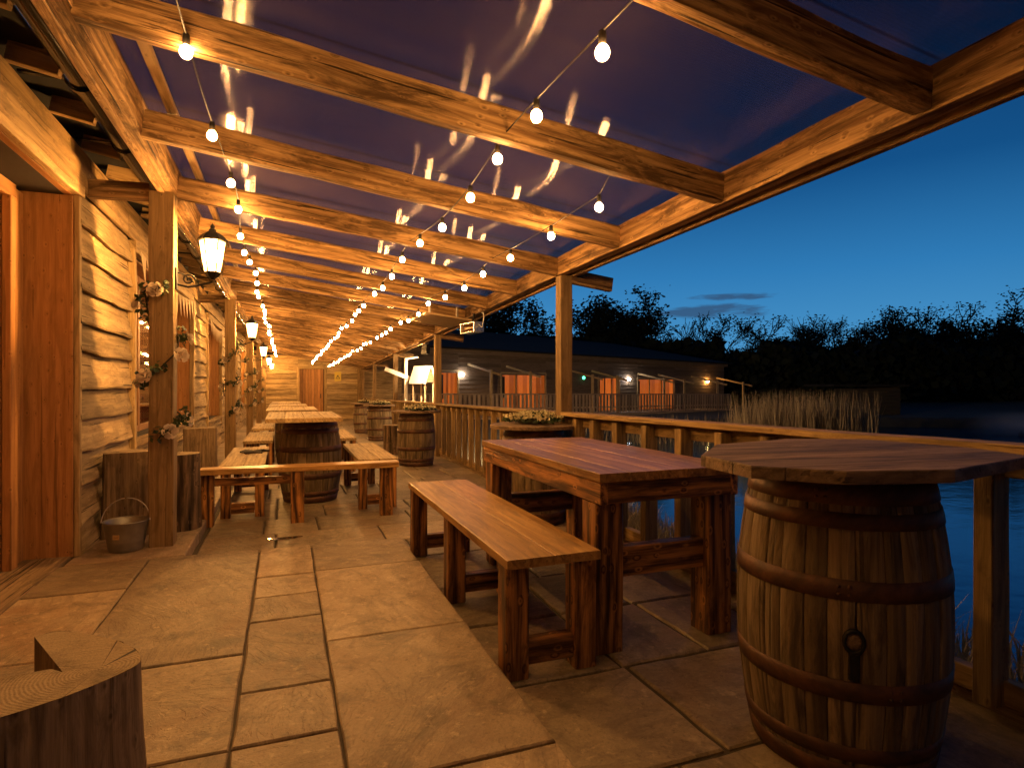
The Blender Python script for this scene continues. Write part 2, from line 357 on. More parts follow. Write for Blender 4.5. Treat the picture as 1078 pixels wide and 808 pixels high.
    def slab(s, poly, z0, z1, ch=.006, r=None, wob=0.0):
        n = len(poly); c = sum((V((*p, 0)) for p in poly), V()) / n
        o = V((R.random() * 30, R.random() * 30, R.random() * 30))
        def ins(p, d):
            q = V((*p, 0)); t = (c - q); return q + t.normalized() * d if t.length > 1e-6 else q
        rings = []
        for d, z in ((0, z0), (0, z1 - ch), (ch * 1.4, z1)):
            rings.append([V((ins(p, d).x, ins(p, d).y, z)) for p in poly])
        rt = Matrix.Rotation(R.choice([0, .4, 1.57, 2.2, 3.14, 4.5]), 3, 'Z'); s.loft(rings, [[rt @ q + o for q in ring] for ring in rings], True, r)
    def leafquad(s, c, sz, r=None, asp=.6, nrm=None):
        d = V((R.gauss(0, 1), R.gauss(0, 1), R.gauss(0, 1))).normalized()
        e = d.orthogonal().normalized(); e.rotate(Matrix.Rotation(R.random() * 6.28, 3, d))
        c = V(c); f = d.cross(e)
        vs = [c - e * sz * .5, c + f * sz * asp * .5, c + e * sz * .5, c - f * sz * asp * .5]
        s.add(vs, [(0, 1, 2, 3)], vs, r if r is not None else R.random())
    def build(s, name, mat, parent=None, world=True):
        me = bpy.data.meshes.new(name); off = V()
        if parent and world:
            p = parent
            while p: off += p.location; p = p.parent
        me.from_pydata([p - off for p in s.v], [], s.f)
        a = me.attributes.new('gc', 'FLOAT_VECTOR', 'POINT'); a.data.foreach_set('vector', [x for g in s.g for x in g])
        a = me.attributes.new('rnd', 'FLOAT', 'POINT'); a.data.foreach_set('value', s.r)
        me.polygons.foreach_set('use_smooth', s.sm)
        mats = mat if isinstance(mat, (list, tuple)) else [mat]
        for x in mats: me.materials.append(x)
        me.validate(); me.update()
        o = bpy.data.objects.new(name, me); COL.objects.link(o)
        if parent: o.parent = parent
        return o
def tag(o, label, cat, group=None, kind=None):
    if label: o['label'] = label
    if cat: o['category'] = cat
    if group: o['group'] = group
    if kind: o['kind'] = kind
    return o
def thing(name, loc, label, cat, group=None, rz=0):
    o = bpy.data.objects.new(name, None); COL.objects.link(o); o.location = loc; o.rotation_euler = (0, 0, rz)
    o.empty_display_size = .1
    return tag(o, label, cat, group)
def part(name, mat, parent, fn, world=True):
    m = MB(); fn(m); return m.build(name, mat, parent, world)
def copy_tree(o, loc=None, label=None, rz=None):
    def rec(x, par):
        c = x.copy(); COL.objects.link(c)
        if par: c.parent = par
        for ch in [k for k in x.children]: rec(ch, c)
        return c
    c = rec(o, None)
    if loc is not None: c.location = loc
    if label: c['label'] = label
    if rz is not None: c.rotation_euler = (0, 0, rz)
    return c
def struct(o): o['kind'] = 'structure'; return o

# ================================================================== PAVING
def rect(x0, x1, y0, y1, j=.006):
    def q(): return R.uniform(-j, j)
    pts = []
    c = [(x0, y0), (x1, y0), (x1, y1), (x0, y1)]
    for i in range(4):
        a, b = c[i], c[(i + 1) % 4]; n = max(2, int(math.dist(a, b) / .12))
        for k in range(n):
            t = k / n; pts.append((a[0] + (b[0] - a[0]) * t + q(), a[1] + (b[1] - a[1]) * t + q()))
    return pts
g = .005
mb = MB()
def raised(x0, x1, ys, jit=.0):
    for a, b in zip(ys[:-1], ys[1:]):
        mb.slab(rect(x0 + g, x1 - g, a + g, b - g, .0028), -.02, .07 + R.uniform(-.002, .002), ch=.005)
raised(-1.62, -.852, [-2.6, -1.6, -.5, .6, 1.3, 2.25, 3.1, 4.03, 4.66])
raised(-.852, -.165, [-2.6, -1.8, -.9, .0, .8, 1.45, 2.13, 2.87, 4.66])
raised(-.165, .178, [-2.6, -1.5, -.4, .3, 1.0, 1.5, 2.13, 2.50, 3.23, 3.59, 3.96, 4.64])
raised(.178, .845, [-2.6, -1.6, -.6, .35, 1.0, 1.80, 2.87, 3.98, 4.62])
o = struct(mb.build('raised_paving', M['stone']))
mb = MB(); mb.box(-1.62, .835, -2.59, 4.60, -.15, .058)
struct(mb.build('raised_paving_bed', M['mortar']))
# lower flags : courses across the terrace
mb = MB()
ysn = [-2.6, -1.7, -1.1, -.3, .35, 1.0, 1.653, 2.31, 2.955, 3.57, 4.32, 4.88, 5.44, 6.05]
y = 6.05
while y < 28.4: y += R.choice([.35, .45, .6, .6, .75]); ysn.append(y)
fixed = {6: [.845, 1.42, 2.15, 2.72], 7: [.845, 1.40, 1.87, 2.34, 2.72], 5: [.845, 1.21, 1.9, 2.72], 10: [-.63, -.163, .306, .92, 1.5, 2.72]}
for i, (a, b) in enumerate(zip(ysn[:-1], ysn[1:])):
    x0 = .85 if b < 4.7 else -.62
    if i in fixed: xs = [max(x0, v) for v in fixed[i] if v >= x0 - .02]
    else:
        xs = [x0]; x = x0
        xe = 2.72 + max(0, (a - 5)) * .04
        while x < xe - .5: x += R.choice([.45, .55, .7, .85]); xs.append(min(x, xe))
        if xs[-1] < xe: xs.append(xe)
    for c, d in zip(xs[:-1], xs[1:]):
        if d - c < .06: continue
        z = fz((a + b) / 2)
        mb.slab(rect(c + .010, d - .010, a + .010, b - .010, .004), z - .04, z + R.uniform(-.003, .003), ch=.007)
struct(mb.build('patio', M['stone_low']))
mb = MB()
seg = [(-2.6, 4.5), (4.5, 12), (12, 20), (20, 28.5)]
for a, b in seg:
    vs = [(-1.4, a, fz(a) - .014), (2.76 + max(0, a - 5) * .04, a, fz(a) - .014), (2.76 + max(0, b - 5) * .04, b, fz(b) - .014), (-1.4, b, fz(b) - .014)]
    lo = [(v[0], v[1], -1.6) for v in vs]
    mb.add(vs + lo, [(0, 1, 2, 3), (1, 5, 6, 2), (0, 4, 5, 1), (3, 2, 6, 7)])
struct(mb.build('patio_bed', M['mortar']))
# kerb strip by the building
mb = MB()
y = 4.67
while y < 28.3:
    L = R.choice([.9, 1.1, .75]); y2 = min(y + L, 28.4)
    mb.slab(rect(-1.35, -.645, y + .006, y2 - .006, .003), fz(y) - .1, .07 + fz(y) , ch=.008); y = y2
struct(mb.build('wall_strip', M['kerb']))
mb = MB(); mb.box(-1.70, -1.36, 2.3, 4.88, .0, .082)
struct(mb.build('doorstep', M['sawn']))
# shallow puddle
mb = MB()
def puddle(cx, cy, a, b, z):
    pts = [(cx + a * math.cos(t) * (1 + .2 * math.sin(3 * t)), cy + b * math.sin(t) * (1 + .2 * math.cos(2 * t)), z) for t in [k / 24 * 6.2832 for k in range(24)]]
    mb.add(pts, [tuple(range(24))])
puddle(.0, 5.22, .13, .05, fz(5.2) + .006)
m, nt, out = new_mat('wet_film'); principled(nt, out, **{'Base Color': (.09, .065, .04), 'Roughness': .06})
tag(mb.build('puddle', m), None, None, kind='stuff')

# ================================================================== LEFT BUILDING
B = thing('timber_building', (WX, 5, 0), 'long timber building with wavy edged board cladding along the left of the terrace', 'building')
def waney(mb, y0, y1, z, x=WX, h=.25, axis=1, sgn=1, zf=0):
    n = max(4, int(abs(y1 - y0) / .09)); sx = R.random() * 90; amp = R.uniform(.012, .024)
    rings, gr = [], []; off = V((R.random() * 20, R.random() * 20, R.random() * 20)); r = R.random()
    tilt = R.uniform(-.012, .012)
    for i in range(n + 1):
        t = i / n; y = y0 + (y1 - y0) * t
        wz = z + amp * noise.noise(V((sx + y * 1.6, 0, 0))) + .6 * amp * noise.noise(V((sx + y * 5.5, 3, 0))) + tilt * (t - .5)
        prof = [(-.02, wz + .012), (.048 + .006 * noise.noise(V((sx + y * 2, 9, 0))), wz), (.054, wz + .014), (.006, z + h), (-.02, z + h)]
        if axis == 1: rings.append([V((x + sgn * a, y, b)) for a, b in prof])
        else: rings.append([V((y, x + sgn * a, b)) for a, b in prof])
        gr.append([V((y, a, b - z)) + off for a, b in prof])
    mb.loft(rings, gr, True, r)
def cladding(mb, y0, y1, z0, z1, **k):
    z = z0
    while z < z1 - .03:
        h = R.uniform(.20, .26); 
        if z + h > z1 - .06: h = z1 - z
        waney(mb, y0, y1, z, h=h + .012, **k); z += h
def backing(mb, y0, y1, z0, z1, x=WX): mb.box(x - .30, x - .03, y0, y1, z0, z1)
# openings along the wall: (y0, y1, z0, z1)
ops = [(3.0, 4.88, .07, 2.53, 'door'), (6.42, 10.35, .72, 2.48, 'window'), (12.1, 14.8, .55, 2.44, 'window'), (16.6, 19.4, .6, 2.42, 'window'), (21.0, 23.6, .55, 2.40, 'window')]
edges = [-2.6] + [v for o_ in ops for v in (o_[0], o_[1])] + [28.4]
for i in range(0, len(edges), 2):
    a, b = edges[i], edges[i + 1]
    part('cladding', M['clad'], B, lambda mb: cladding(mb, a + .03, b - .03, fz(a) + .05, 2.60))
    part('wall', M['dark'], B, lambda mb: backing(mb, a, b, -.3, 2.9))
for (a, b, z0, z1, kind) in ops:
    part('wall', M['dark'], B, lambda mb: mb.box(WX - .30, WX - .031, a, b, z1, 2.9))
    if kind != 'door': part('wall', M['dark'], B, lambda mb: mb.box(WX - .30, WX - .031, a, b, -.3, z0))
    if kind == 'window':
        part('cladding', M['clad'], B, lambda mb: cladding(mb, a + .0, b, fz(a) + .05, z0 - .05))
    if kind == 'door':
        f = part('door', M['redwood'], B, lambda mb: [mb.box(WX - .335, WX - .29, a + .1 + k * .14, a + .232 + k * .14, .09, z1 - .09, r=R.random()) for k in range(12)])
        part('frame', M['redwood'], f, lambda mb: (mb.box(WX - .31, WX - .26, 4.72, 4.862, .085, z1 - .02), mb.box(WX - .285, WX - .235, 4.60, 4.70, .085, z1 - .1), mb.box(WX - .31, WX - .25, a, 4.72, z1 - .1, z1 - .003)))
        part('handle', M['black'], f, lambda mb: (mb.tube([(WX - .29, 3.3, 1.1), (WX - .22, 3.3, 1.1), (WX - .22, 3.42, 1.1)], .011), mb.box(WX - .289, WX - .28, 3.27, 3.33, 1.0, 1.22)))
        part('jamb', M['redwood'], B, lambda mb: mb.box(WX - .29, WX + .012, 4.865, 4.90, .075, z1)); part('jamb', M['redwood'], B, lambda mb: mb.box(WX - .29, WX + .012, a - .03, a, .075, z1))
        part('jamb_edge', M['paletop'], B, lambda mb: mb.board((WX + .03, 4.905, .075), (WX + .03, 4.905, z1 + .02), .034, .05, (0, 1, 0), 14, .007))
        part('soffit_board', M['redwood'], B, lambda mb: mb.box(WX - .30, WX + .01, a, 4.865, z1 + .001, z1 + .03))
        part('lintel', M['paletop'], B, lambda mb: mb.board((WX + .035, a - .2, z1 + .045), (WX + .035, 4.93, z1 + .045), .05, .085, (0, 0, 1), 20, .012))
    else:
        fr = part('window', M['paletop'], B, lambda mb: (
            mb.board((WX + .03, a + .02, z0 - .2), (WX + .03, a + .02, z1 + .02), .075, .07, (0, 1, 0), 16, .012),
            mb.board((WX + .03, b - .02, z0 - .2), (WX + .03, b - .02, z1 + .02), .06, .07, (0, 1, 0), 16, .010),
            mb.board((WX + .03, a + .06, z1 + .06), (WX + .03, b - .06, z1 + .06), .07, .11, (0, 0, 1), 16, .010)))
        part('reveal', M['redwood'], fr, lambda mb: (mb.box(WX - .27, WX - .006, b - .035, b - .012, z0, z1), mb.box(WX - .27, WX - .006, a + .012, a + .035, z0, z1), mb.box(WX - .27, WX - .006, a + .036, b - .036, z1 - .024, z1)))
        part('sill', M['fascia'], fr, lambda mb: mb.board((WX - .09, a + .055, z0 - .03), (WX - .09, b - .056, z0 - .03), .33, .05, (0, 0, 1), 12, .006))
        nm = 3 if b - a > 3 else 2
        part('mullion', M['redwood'], fr, lambda mb: [mb.box(WX - .225, WX - .165, y_ - .04, y_ + .04, z0, z1 - .026) for y_ in [a + .075 + (b - a - .15) * k / nm for k in range(nm + 1)]] + [mb.box(WX - .222, WX - .168, a + .12, b - .12, z_, z_ + .07) for z_ in (z0 + .001, z1 - .098)])
        part('pane', M['glass'], fr, lambda mb: mb.box(WX - .20, WX - .194, a + .08, b - .08, z0 + .04, z1 - .06, ch=.001))
        part('curtain', M['orange'], fr, lambda mb: [mb.box(WX - .27, WX - .255, a + .04 + k * .16, a + .18 + k * .16, z0, z1 - .03) for k in range(int((b - a - .1) / .16))])
part('fascia', M['fascia'], B, lambda mb: [mb.board((WX + .045, y_, 2.68), (WX + .045, min(y_ + 4.4, 28.4), 2.68), .03, .185, (0, 0, 1), 30, .006) for y_ in [-2.6 + 4.41 * k for k in range(7)]])
part('frieze_board', M['fascia'], B, lambda mb: [mb.board((WX + .012, y_, 2.84), (WX + .012, min(y_ + 3.9, 28.4), 2.84), .03, .13, (0, 0, 1), 20, .005) for y_ in [-2.6 + 3.91 * k for k in range(8)]])
y = -2.4
while y < 28.2:
    part('rafter_tail', M['fascia'], B, lambda mb: mb.board((WX + .03, y, 2.97), (WX + .26, y, 2.925), .055, .12, (0, 0, 1), 2, .004)); y += .62
part('eaves_boarding', M['roof'], B, lambda mb: mb.board((WX - .35, 12.9, 3.07), (WX + .34, 12.9, 2.985), 31, .03))
def gutter(mb):
    cx, cz, r = -1.055, 2.935, .062
    ya, yb = -2.6, 28.3
    pts = [(cx + r * math.cos(t), cz + r * math.sin(t)) for t in [math.pi + k / 12 * math.pi for k in range(13)]]
    pin = [(cx + (r - .004) * math.cos(t), cz + (r - .004) * math.sin(t)) for t in [2 * math.pi - k / 12 * math.pi for k in range(13)]]
    prof = pts + pin
    mb.loft([[V((a, y_, b)) for a, b in prof] for y_ in (ya, yb)], [[V((y_, a, b)) for a, b in prof] for y_ in (ya, yb)], True, .5, True)
gt = part('gutter', M['plastic'], B, gutter)
def gbr(mb, y_):
    cx, cz, r = -1.055, 2.935, .068
    prof = [(cx + r * math.cos(t), cz + r * math.sin(t)) for t in [math.pi + k / 12 * math.pi for k in range(13)]]
    o2 = [(cx + (a - cx) * 1.14, cz + (b - cz) * 1.14) for a, b in prof]
    ring = prof + o2[::-1]
    mb.loft([[V((a, y2, b)) for a, b in ring] for y2 in (y_ - .02, y_ + .02)], [[V((y2, a, b)) for a, b in ring] for y2 in (y_ - .02, y_ + .02)], True, .5)
    mb.box(WX + .02, cx - r - .004, y_ - .018, y_ + .018, cz - .01, cz + .004)
for y in [0.15 + .95 * k for k in range(29)]: part('gutter_bracket', M['plastic'], gt, lambda mb: gbr(mb, y))

# far wall closing the terrace
FW = thing('timber_building', (1.5, 28.5, 0), 'timber clad end wall with a brown door closing off the far end of the terrace', 'building')
FY = 28.5
zb = fz(28)
part('cladding', M['clad'], FW, lambda mb: (cladding(mb, -1.36, .55, zb, 2.35, x=FY, axis=0, sgn=-1), cladding(mb, 1.75, 3.15, zb, 2.35, x=FY, axis=0, sgn=-1), cladding(mb, 3.3, 5.2, zb, 2.35, x=FY, axis=0, sgn=-1), cladding(mb, .55, 1.75, 2.0, 2.35, x=FY, axis=0, sgn=-1)))
part('wall', M['dark'], FW, lambda mb: (mb.box(-1.8, 5.2, FY + .35, FY + .6, -.8, 2.9), mb.box(-1.36, .56, FY + .025, FY + .34, -.8, 2.4), mb.box(1.74, 5.2, FY + .025, FY + .34, -.8, 2.4), mb.box(.57, 1.73, FY + .025, FY + .34, 1.98, 2.4)))
dr = part('door', M['redwood'], FW, lambda mb: [mb.box(.62 + .13 * k, .742 + .13 * k, FY + .2, FY + .24, zb, 1.93) for k in range(8)])
part('handle', M['black'], dr, lambda mb: mb.box(1.52, 1.55, FY + .16, FY + .199, .6, .8))
part('door_frame', M['paletop'], FW, lambda mb: (mb.box(.5, .62, FY - .05, FY + .22, zb, 2.0), mb.box(1.68, 1.8, FY - .05, FY + .22, zb, 2.0), mb.box(.621, 1.679, FY - .048, FY + .21, 1.931, 2.02)))
part('corner_post', M['fascia'], FW, lambda mb: mb.box(3.15, 3.3, FY - .07, FY + .1, zb, 2.38))
part('fascia', M['fascia'], FW, lambda mb: mb.board((-1.3, FY - .06, 2.44), (5.2, FY - .06, 2.44), .03, .18))
part('roof', M['roof'], FW, lambda mb: mb.add([(-6, FY - .4, 2.55), (5.4, FY - .4, 2.55), (5.4, FY + 4.5, 4.1), (-6, FY + 4.5, 4.1), (-6, FY - .4, 2.52), (5.4, FY - .4, 2.52), (5.4, FY + 4.5, 4.0), (-6, FY + 4.5, 4.0)], [(0, 1, 2, 3), (4, 7, 6, 5), (0, 4, 5, 1), (1, 5, 6, 2)]))
nt_ = thing('notice', (2.25, FY - .06, 1.55), 'small square yellow warning notice with a black triangle on the far end wall', 'sign')
part('plate', M['yellow'], nt_, lambda mb: mb.box(2.13, 2.42, FY - .062, FY - .05, 1.38, 1.80, ch=.002))
def tri(mb):
    cx, cz, s_ = 2.275, 1.56, .1
    p = [(cx, cz + s_ * 1.1), (cx + s_, cz - s_ * .7), (cx - s_, cz - s_ * .7)]; q = [(cx, cz + s_ * .7), (cx + s_ * .68, cz - s_ * .5), (cx - s_ * .68, cz - s_ * .5)]
    vs = [(a, FY - .066, b) for a, b in p + q]
    mb.add(vs, [(0, 1, 4, 3), (1, 2, 5, 4), (2, 0, 3, 5)]); mb.box(cx - .008, cx + .008, FY - .069, FY - .065, cz - .02, cz + .06, ch=.001)
part('symbol', M['black'], nt_, tri)

# ================================================================== CANOPY
C = thing('canopy', (.8, 12, 0), 'timber lean-to canopy with clear ribbed roof sheets on posts over the whole terrace', 'canopy')
PY = [-.8, 5.05, 10.95, 16.85, 22.75, 28.15]
RY = [5.05 + 1.17 * (k - 3) for k in range(-3, 23)]
for i in range(len(PY) - 1):
    a, b = PY[i], PY[i + 1]
    if i == 0: a = -2.6
    part('inner_beam', M['rafter'], C, lambda mb: (mb.board((-.778, a, 2.752), (-.778, b, 2.752), .075, .205, (0, 0, 1), 40, .006), mb.board((-.840, a + .3, 2.74), (-.840, b + (.3 if i < 4 else 0), 2.74), .045, .205, (0, 0, 1), 40, .006)))
    def ob(mb):
        p0, p1 = V((xr(a) + .04, a, zrb(a) + .085)), V((xr(b) + .04, b, zrb(b) + .085))
        mb.board(p0, p1, .08, .17, (0, 0, 1), 40, .006)
        q = V((.105, 0, .005)); mb.board(p0 + q, p1 + q, .045, .21, (0, 0, 1), 20, .003)
    part('outer_beam', M['rafter'], C, ob)
for k, y in enumerate(RY):
    def raf(mb):
        xl, xe = -.738, xr(y) - .002
        mb.board((xl, y, 2.71), (xe, y, zrb(y) + .080), .07, .157, (0, 0, 1), 34, .009, ch=.006)
    part('rafter', M['rafter'], C, raf)
part('batten', M['post'], C, lambda mb: [mb.board((-.60, a, 2.805), (-.60, a + 4.6, 2.805), .05, .035) for a in (-2.5, 2.11, 6.72, 11.33, 15.94, 20.55)])
for k in range(len(RY) - 1):
    a, b = RY[k], RY[k + 1]
    def sheet(mb):
        def P_(x, y_): 
            t = (x + .738) / (xr(y_) + .738); return V((x, y_, (2.845) * (1 - t) + (zrb(y_) + .225) * t))
        vs = [P_(-.95, a), P_(xr(a) + .2, a), P_(xr(b) + .2, b), P_(-.95, b)]
        up = V((0, 0, .012)); mb.add(vs + [v + up for v in vs], [(3, 2, 1, 0), (4, 5, 6, 7), (0, 1, 5, 4), (1, 2, 6, 5), (2, 3, 7, 6), (3, 0, 4, 7)])
    part('roof_sheet', M['poly'], C, sheet)
for i, y in enumerate(PY):
    if i in (0,): continue
    part('post', M['post'], C, lambda mb: mb.board((-.84, y, fz(y) + .071), (-.84, y, 2.648), .16, .16, (0, 1, 0), 20, .004))
    zt = zrb(y)
    part('post', M['post'], C, lambda mb: mb.board((xr(y) + .075, y, fz(y) + .003), (xr(y) + .075, y, zt - .002), .118, .118, (0, 1, 0), 20, .003))
    part('beam_end', M['rafter'], C, lambda mb: mb.board((xr(y) + .13, y - .03, zt - .005), (xr(y) + .56, y - .03, zt - .06), .06, .13))
    part('wall_tie', M['rafter'], C, lambda mb: mb.board((WX + .05, y + .02, 2.64), (-.925, y + .02, 2.66), .09, .12))
# heat shield and heaters on the outer beam
hs = thing('heat_shield', (2.2, 8.5, 2.25), 'flat plywood heat shield board fixed under the rafters above the patio heater', 'panel')
part('board', M['ply'], hs, lambda mb: mb.add([(1.80, 8.05, 2.215), (2.42, 7.95, 2.125), (2.42, 9.05, 2.125), (1.80, 9.05, 2.215), (1.80, 8.05, 2.235), (2.42, 7.95, 2.145), (2.42, 9.05, 2.145), (1.80, 9.05, 2.235)], [(3, 2, 1, 0), (4, 5, 6, 7), (0, 1, 5, 4), (1, 2, 6, 5), (2, 3, 7, 6), (3, 0, 4, 7)]))
part('bracket', M['steel'], hs, lambda mb: mb.box(1.9, 1.93, 8.3, 8.33, 2.22, 2.42)); part('bracket', M['steel'], hs, lambda mb: mb.box(2.3, 2.33, 8.3, 8.33, 2.15, 2.36))
def heater(y, x, z, label):
    h = thing('patio_heater', (x, y, z), label, 'heater', rz=rad(8))
    b = MB(); L = .42
    for (x0, x1, z0, z1) in ((-.075, .075, .055, .07), (-.075, .075, -.07, -.055)): b.box(x0, x1, -L / 2, L / 2, z0, z1)
    b.box(.06, .075, -L / 2, L / 2, -.055, .055); b.box(-.075, .075, -L / 2 - .02, -L / 2, -.07, .07); b.box(-.075, .075, L / 2, L / 2 + .02, -.07, .07)
    b.build('housing', M['steel'], h, False)
    b = MB(); b.tube([(-.02, -L / 2, 0), (-.02, L / 2, 0)], .014); b.build('element', M['warm_dull'], h, False)
    b = MB(); b.box(.05, .058, -L / 2, L / 2, -.05, .05); b.build('reflector', M['orange'], h, False)
    b = MB()
    for yy in (-.12, .12): b.tube([(-.06, yy, -.06), (-.07, yy, 0), (-.06, yy, .06)], .004)
    b.tube([(.02, 0, .07), (.03, 0, .2)], .014); b.build('hanger', M['black'], h, False)
    b = MB(); b.tube([(.0, -.2, .05), (.0, -.33, -.02), (.02, -.34, .12), (.03, -.28, .26), (.0, -.22, .22), (.02, -.30, .18)], .007); b.build('cable', M['white'], h, False)
    return h
M['warm_dull'] = flat('quartz_element', (.75, .55, .35), .3)
heater(8.0, 2.44, 2.03, 'long steel patio heater with a hanging white cable under the outer beam')
fl = thing('floodlight', (2.82, 12.6, 1.98), 'black floodlight on the outer beam turned towards the lake above the bird table', 'lamp')
fd = V((.95, .20, -.09)).normalized(); fsd = fd.cross(V((0, 0, 1))).normalized(); fup = fsd.cross(fd); fp = V((2.82, 12.6, 1.98))
part('housing', M['black'], fl, lambda mb: mb.board(fp - fd * .05, fp + fd * .035, .26, .19, fup))
part('lens', M['flood'], fl, lambda mb: mb.board(fp + fd * .0355, fp + fd * .040, .22, .15, fup))
part('yoke', M['black'], fl, lambda mb: mb.tube([fp + fsd * .14 - fd * .02, fp + fsd * .15 + fup * .13, fp - fsd * .15 + fup * .13, fp - fsd * .14 - fd * .02], .009, 6))
part('cable', M['black'], fl, lambda mb: mb.tube([fp - fd * .05, fp - fd * .14 + fup * .02, fp - fd * .17 + fup * .12, fp - fd * .10 + fup * .2, fp - fd * .02 + fup * .22], .006, 6))

# ================================================================== RAILING
RL = thing('railing', (2.5, 5, 0), 'timber balustrade with flat top rail and upright boards along the lake side of the terrace', 'railing')
ys = [-1.2] + PY[1:]
for a, b in zip(ys[:-1], ys[1:]):
    def tr(mb):
        p0 = V((xrail(a + .061), a + .06, zrail(a) - .035)); p1 = V((xrail(b - .061), b - .061, zrail(b) - .035))
        mb.board(p0, p1, .14, .036, (0, 0, 1), 26, .004); d = V((.035, 0, -.066)); mb.board(p0 + d, p1 + d, .045, .092, (0, 0, 1), 26, .003)
    part('top_rail', M['rail'], RL, tr)
    part('bottom_rail', M['rail'], RL, lambda mb: mb.board((xrail(a + .061) + .035, a + .06, fz(a) + .10), (xrail(b - .061) + .035, b - .061, fz(b) + .10), .05, .09, (0, 0, 1), 20, .004))
    part('sleeper', M['sawn'], RL, lambda mb: mb.board((xrail(a) + .11, a, fz(a) - .02), (xrail(b) + .11, b, fz(b) - .02), .16, .13, (0, 0, 1), 20, .006))
near = [-.7, -.3, .1, .45, .8, 1.12, 1.47, 1.82, 2.18, 2.55, 2.90, 3.29, 3.68, 4.07, 4.44, 4.75]
bal = near + [5.4 + .385 * k for k in range(14)] + [11.3 + .39 * k for k in range(14)] + [17.2 + .4 * k for k in range(14)] + [23.1 + .42 * k for k in range(12)]
for y in bal:
    big = y < 5
    x = xrail(y) - .008
    w = .095 if big else .075
    part('baluster', M['rail'], RL, lambda mb: mb.board((x, y, fz(y) + (.05 if big else .08)), (x + R.uniform(-.004, .004), y + R.uniform(-.006, .006), zrail(y) - .0725), w * (1.0 if not big else 1.05), .042 if not big else .07, (0, 1, 0), 6, .004))

# ================================================================== BARRELS
def barrel_body(par, H=.90, rb=.34, rh=.275, tz=0.0, seed=1, bung=False):
    st = random.Random(seed); nst = 26; sub = 3; nz = 14
    mb = MB()
    def rad_(t): return rh + (rb - rh) * (1 - (2 * t - 1) ** 2)
    a = 0; ws = [st.uniform(.7, 1.3) for _ in range(nst)]; tot = sum(ws)
    for w in ws:
        da = w / tot * 6.2832; off = V((st.random() * 20, st.random() * 20, st.random() * 20)); rings, gr = [], []
        dr = st.uniform(-.0015, .0015); r_ = st.random()
        for i in range(nz + 1):
            t = i / nz; rr = rad_(t) + dr; z = t * H; row, gq = [], []
            for k in range(sub + 3):
                u = [0.0, .015, .06, .5, .94, .985][k] if k < 6 else 1
                dip = [.010, .0025, 0, 0, 0, .0025][k]
                an = a + da * u; row.append(V(((rr - dip) * math.cos(an), (rr - dip) * math.sin(an), z))); gq.append(V((z, u * da * rr, 0)) + off)
            an = a + da; row.append(V(((rr - .010) * math.cos(an), (rr - .010) * math.sin(an), z))); gq.append(V((z, da * rr, 0)) + off)
            rings.append(row); gr.append(gq)
        n = len(rings[0]); vs = [p for q in rings for p in q]; gs = [p for q in gr for p in q]
        fs = [(i * n + j, i * n + j + 1, (i + 1) * n + j + 1, (i + 1) * n + j) for i in range(nz) for j in range(n - 1)]
        mb.add(vs, fs, gs, r_, True); a += da
    mb.lathe([(rh - .02, H - .03), (.001, H - .03)], 26, caps=False, smooth=False); mb.lathe([(.001, .02), (rh - .02, .02)], 26, caps=False, smooth=False)
    # stave ends
    mb.lathe([(rh - .012, H), (rh - .02, H), (rh - .02, H - .03)], 52, caps=False, smooth=False)
    mb.build('staves', M['barrel'], par, False)
    for t0, wd in ((.005, .065), (.090, .05), (.30, .062), (.625, .062), (.848, .05), (.925, .065)):
        hb = MB(); t1 = t0 + wd / H
        hb.lathe([(rad_(t0) - .002, t0 * H), (rad_(t0) + .0035, t0 * H + .001), (rad_((t0 + t1) / 2) + .0045, (t0 + t1) / 2 * H), (rad_(t1) + .0035, t1 * H - .001), (rad_(t1) - .002, t1 * H)], 64, caps=False)
        ra = st.random() * 6.28; zm = (t0 + t1) / 2 * H
        for dz in (-.012, .012):
            for da in (0, .09): hb.ball((math.cos(ra + da) * (rad_(t0 + .02) + .004), math.sin(ra + da) * (rad_(t0 + .02) + .004), zm + dz), .006, 8, 5)
        hb.build('hoop', M['hoop'], par, False)
def octa(mb, cx, cy, r, z0, z1, a0, sx=1.0, sy=1.0):
    pts = [(cx + sx * r * math.cos(a0 + k * math.pi / 4), cy + sy * r * math.sin(a0 + k * math.pi / 4)) for k in range(8)]
    return pts
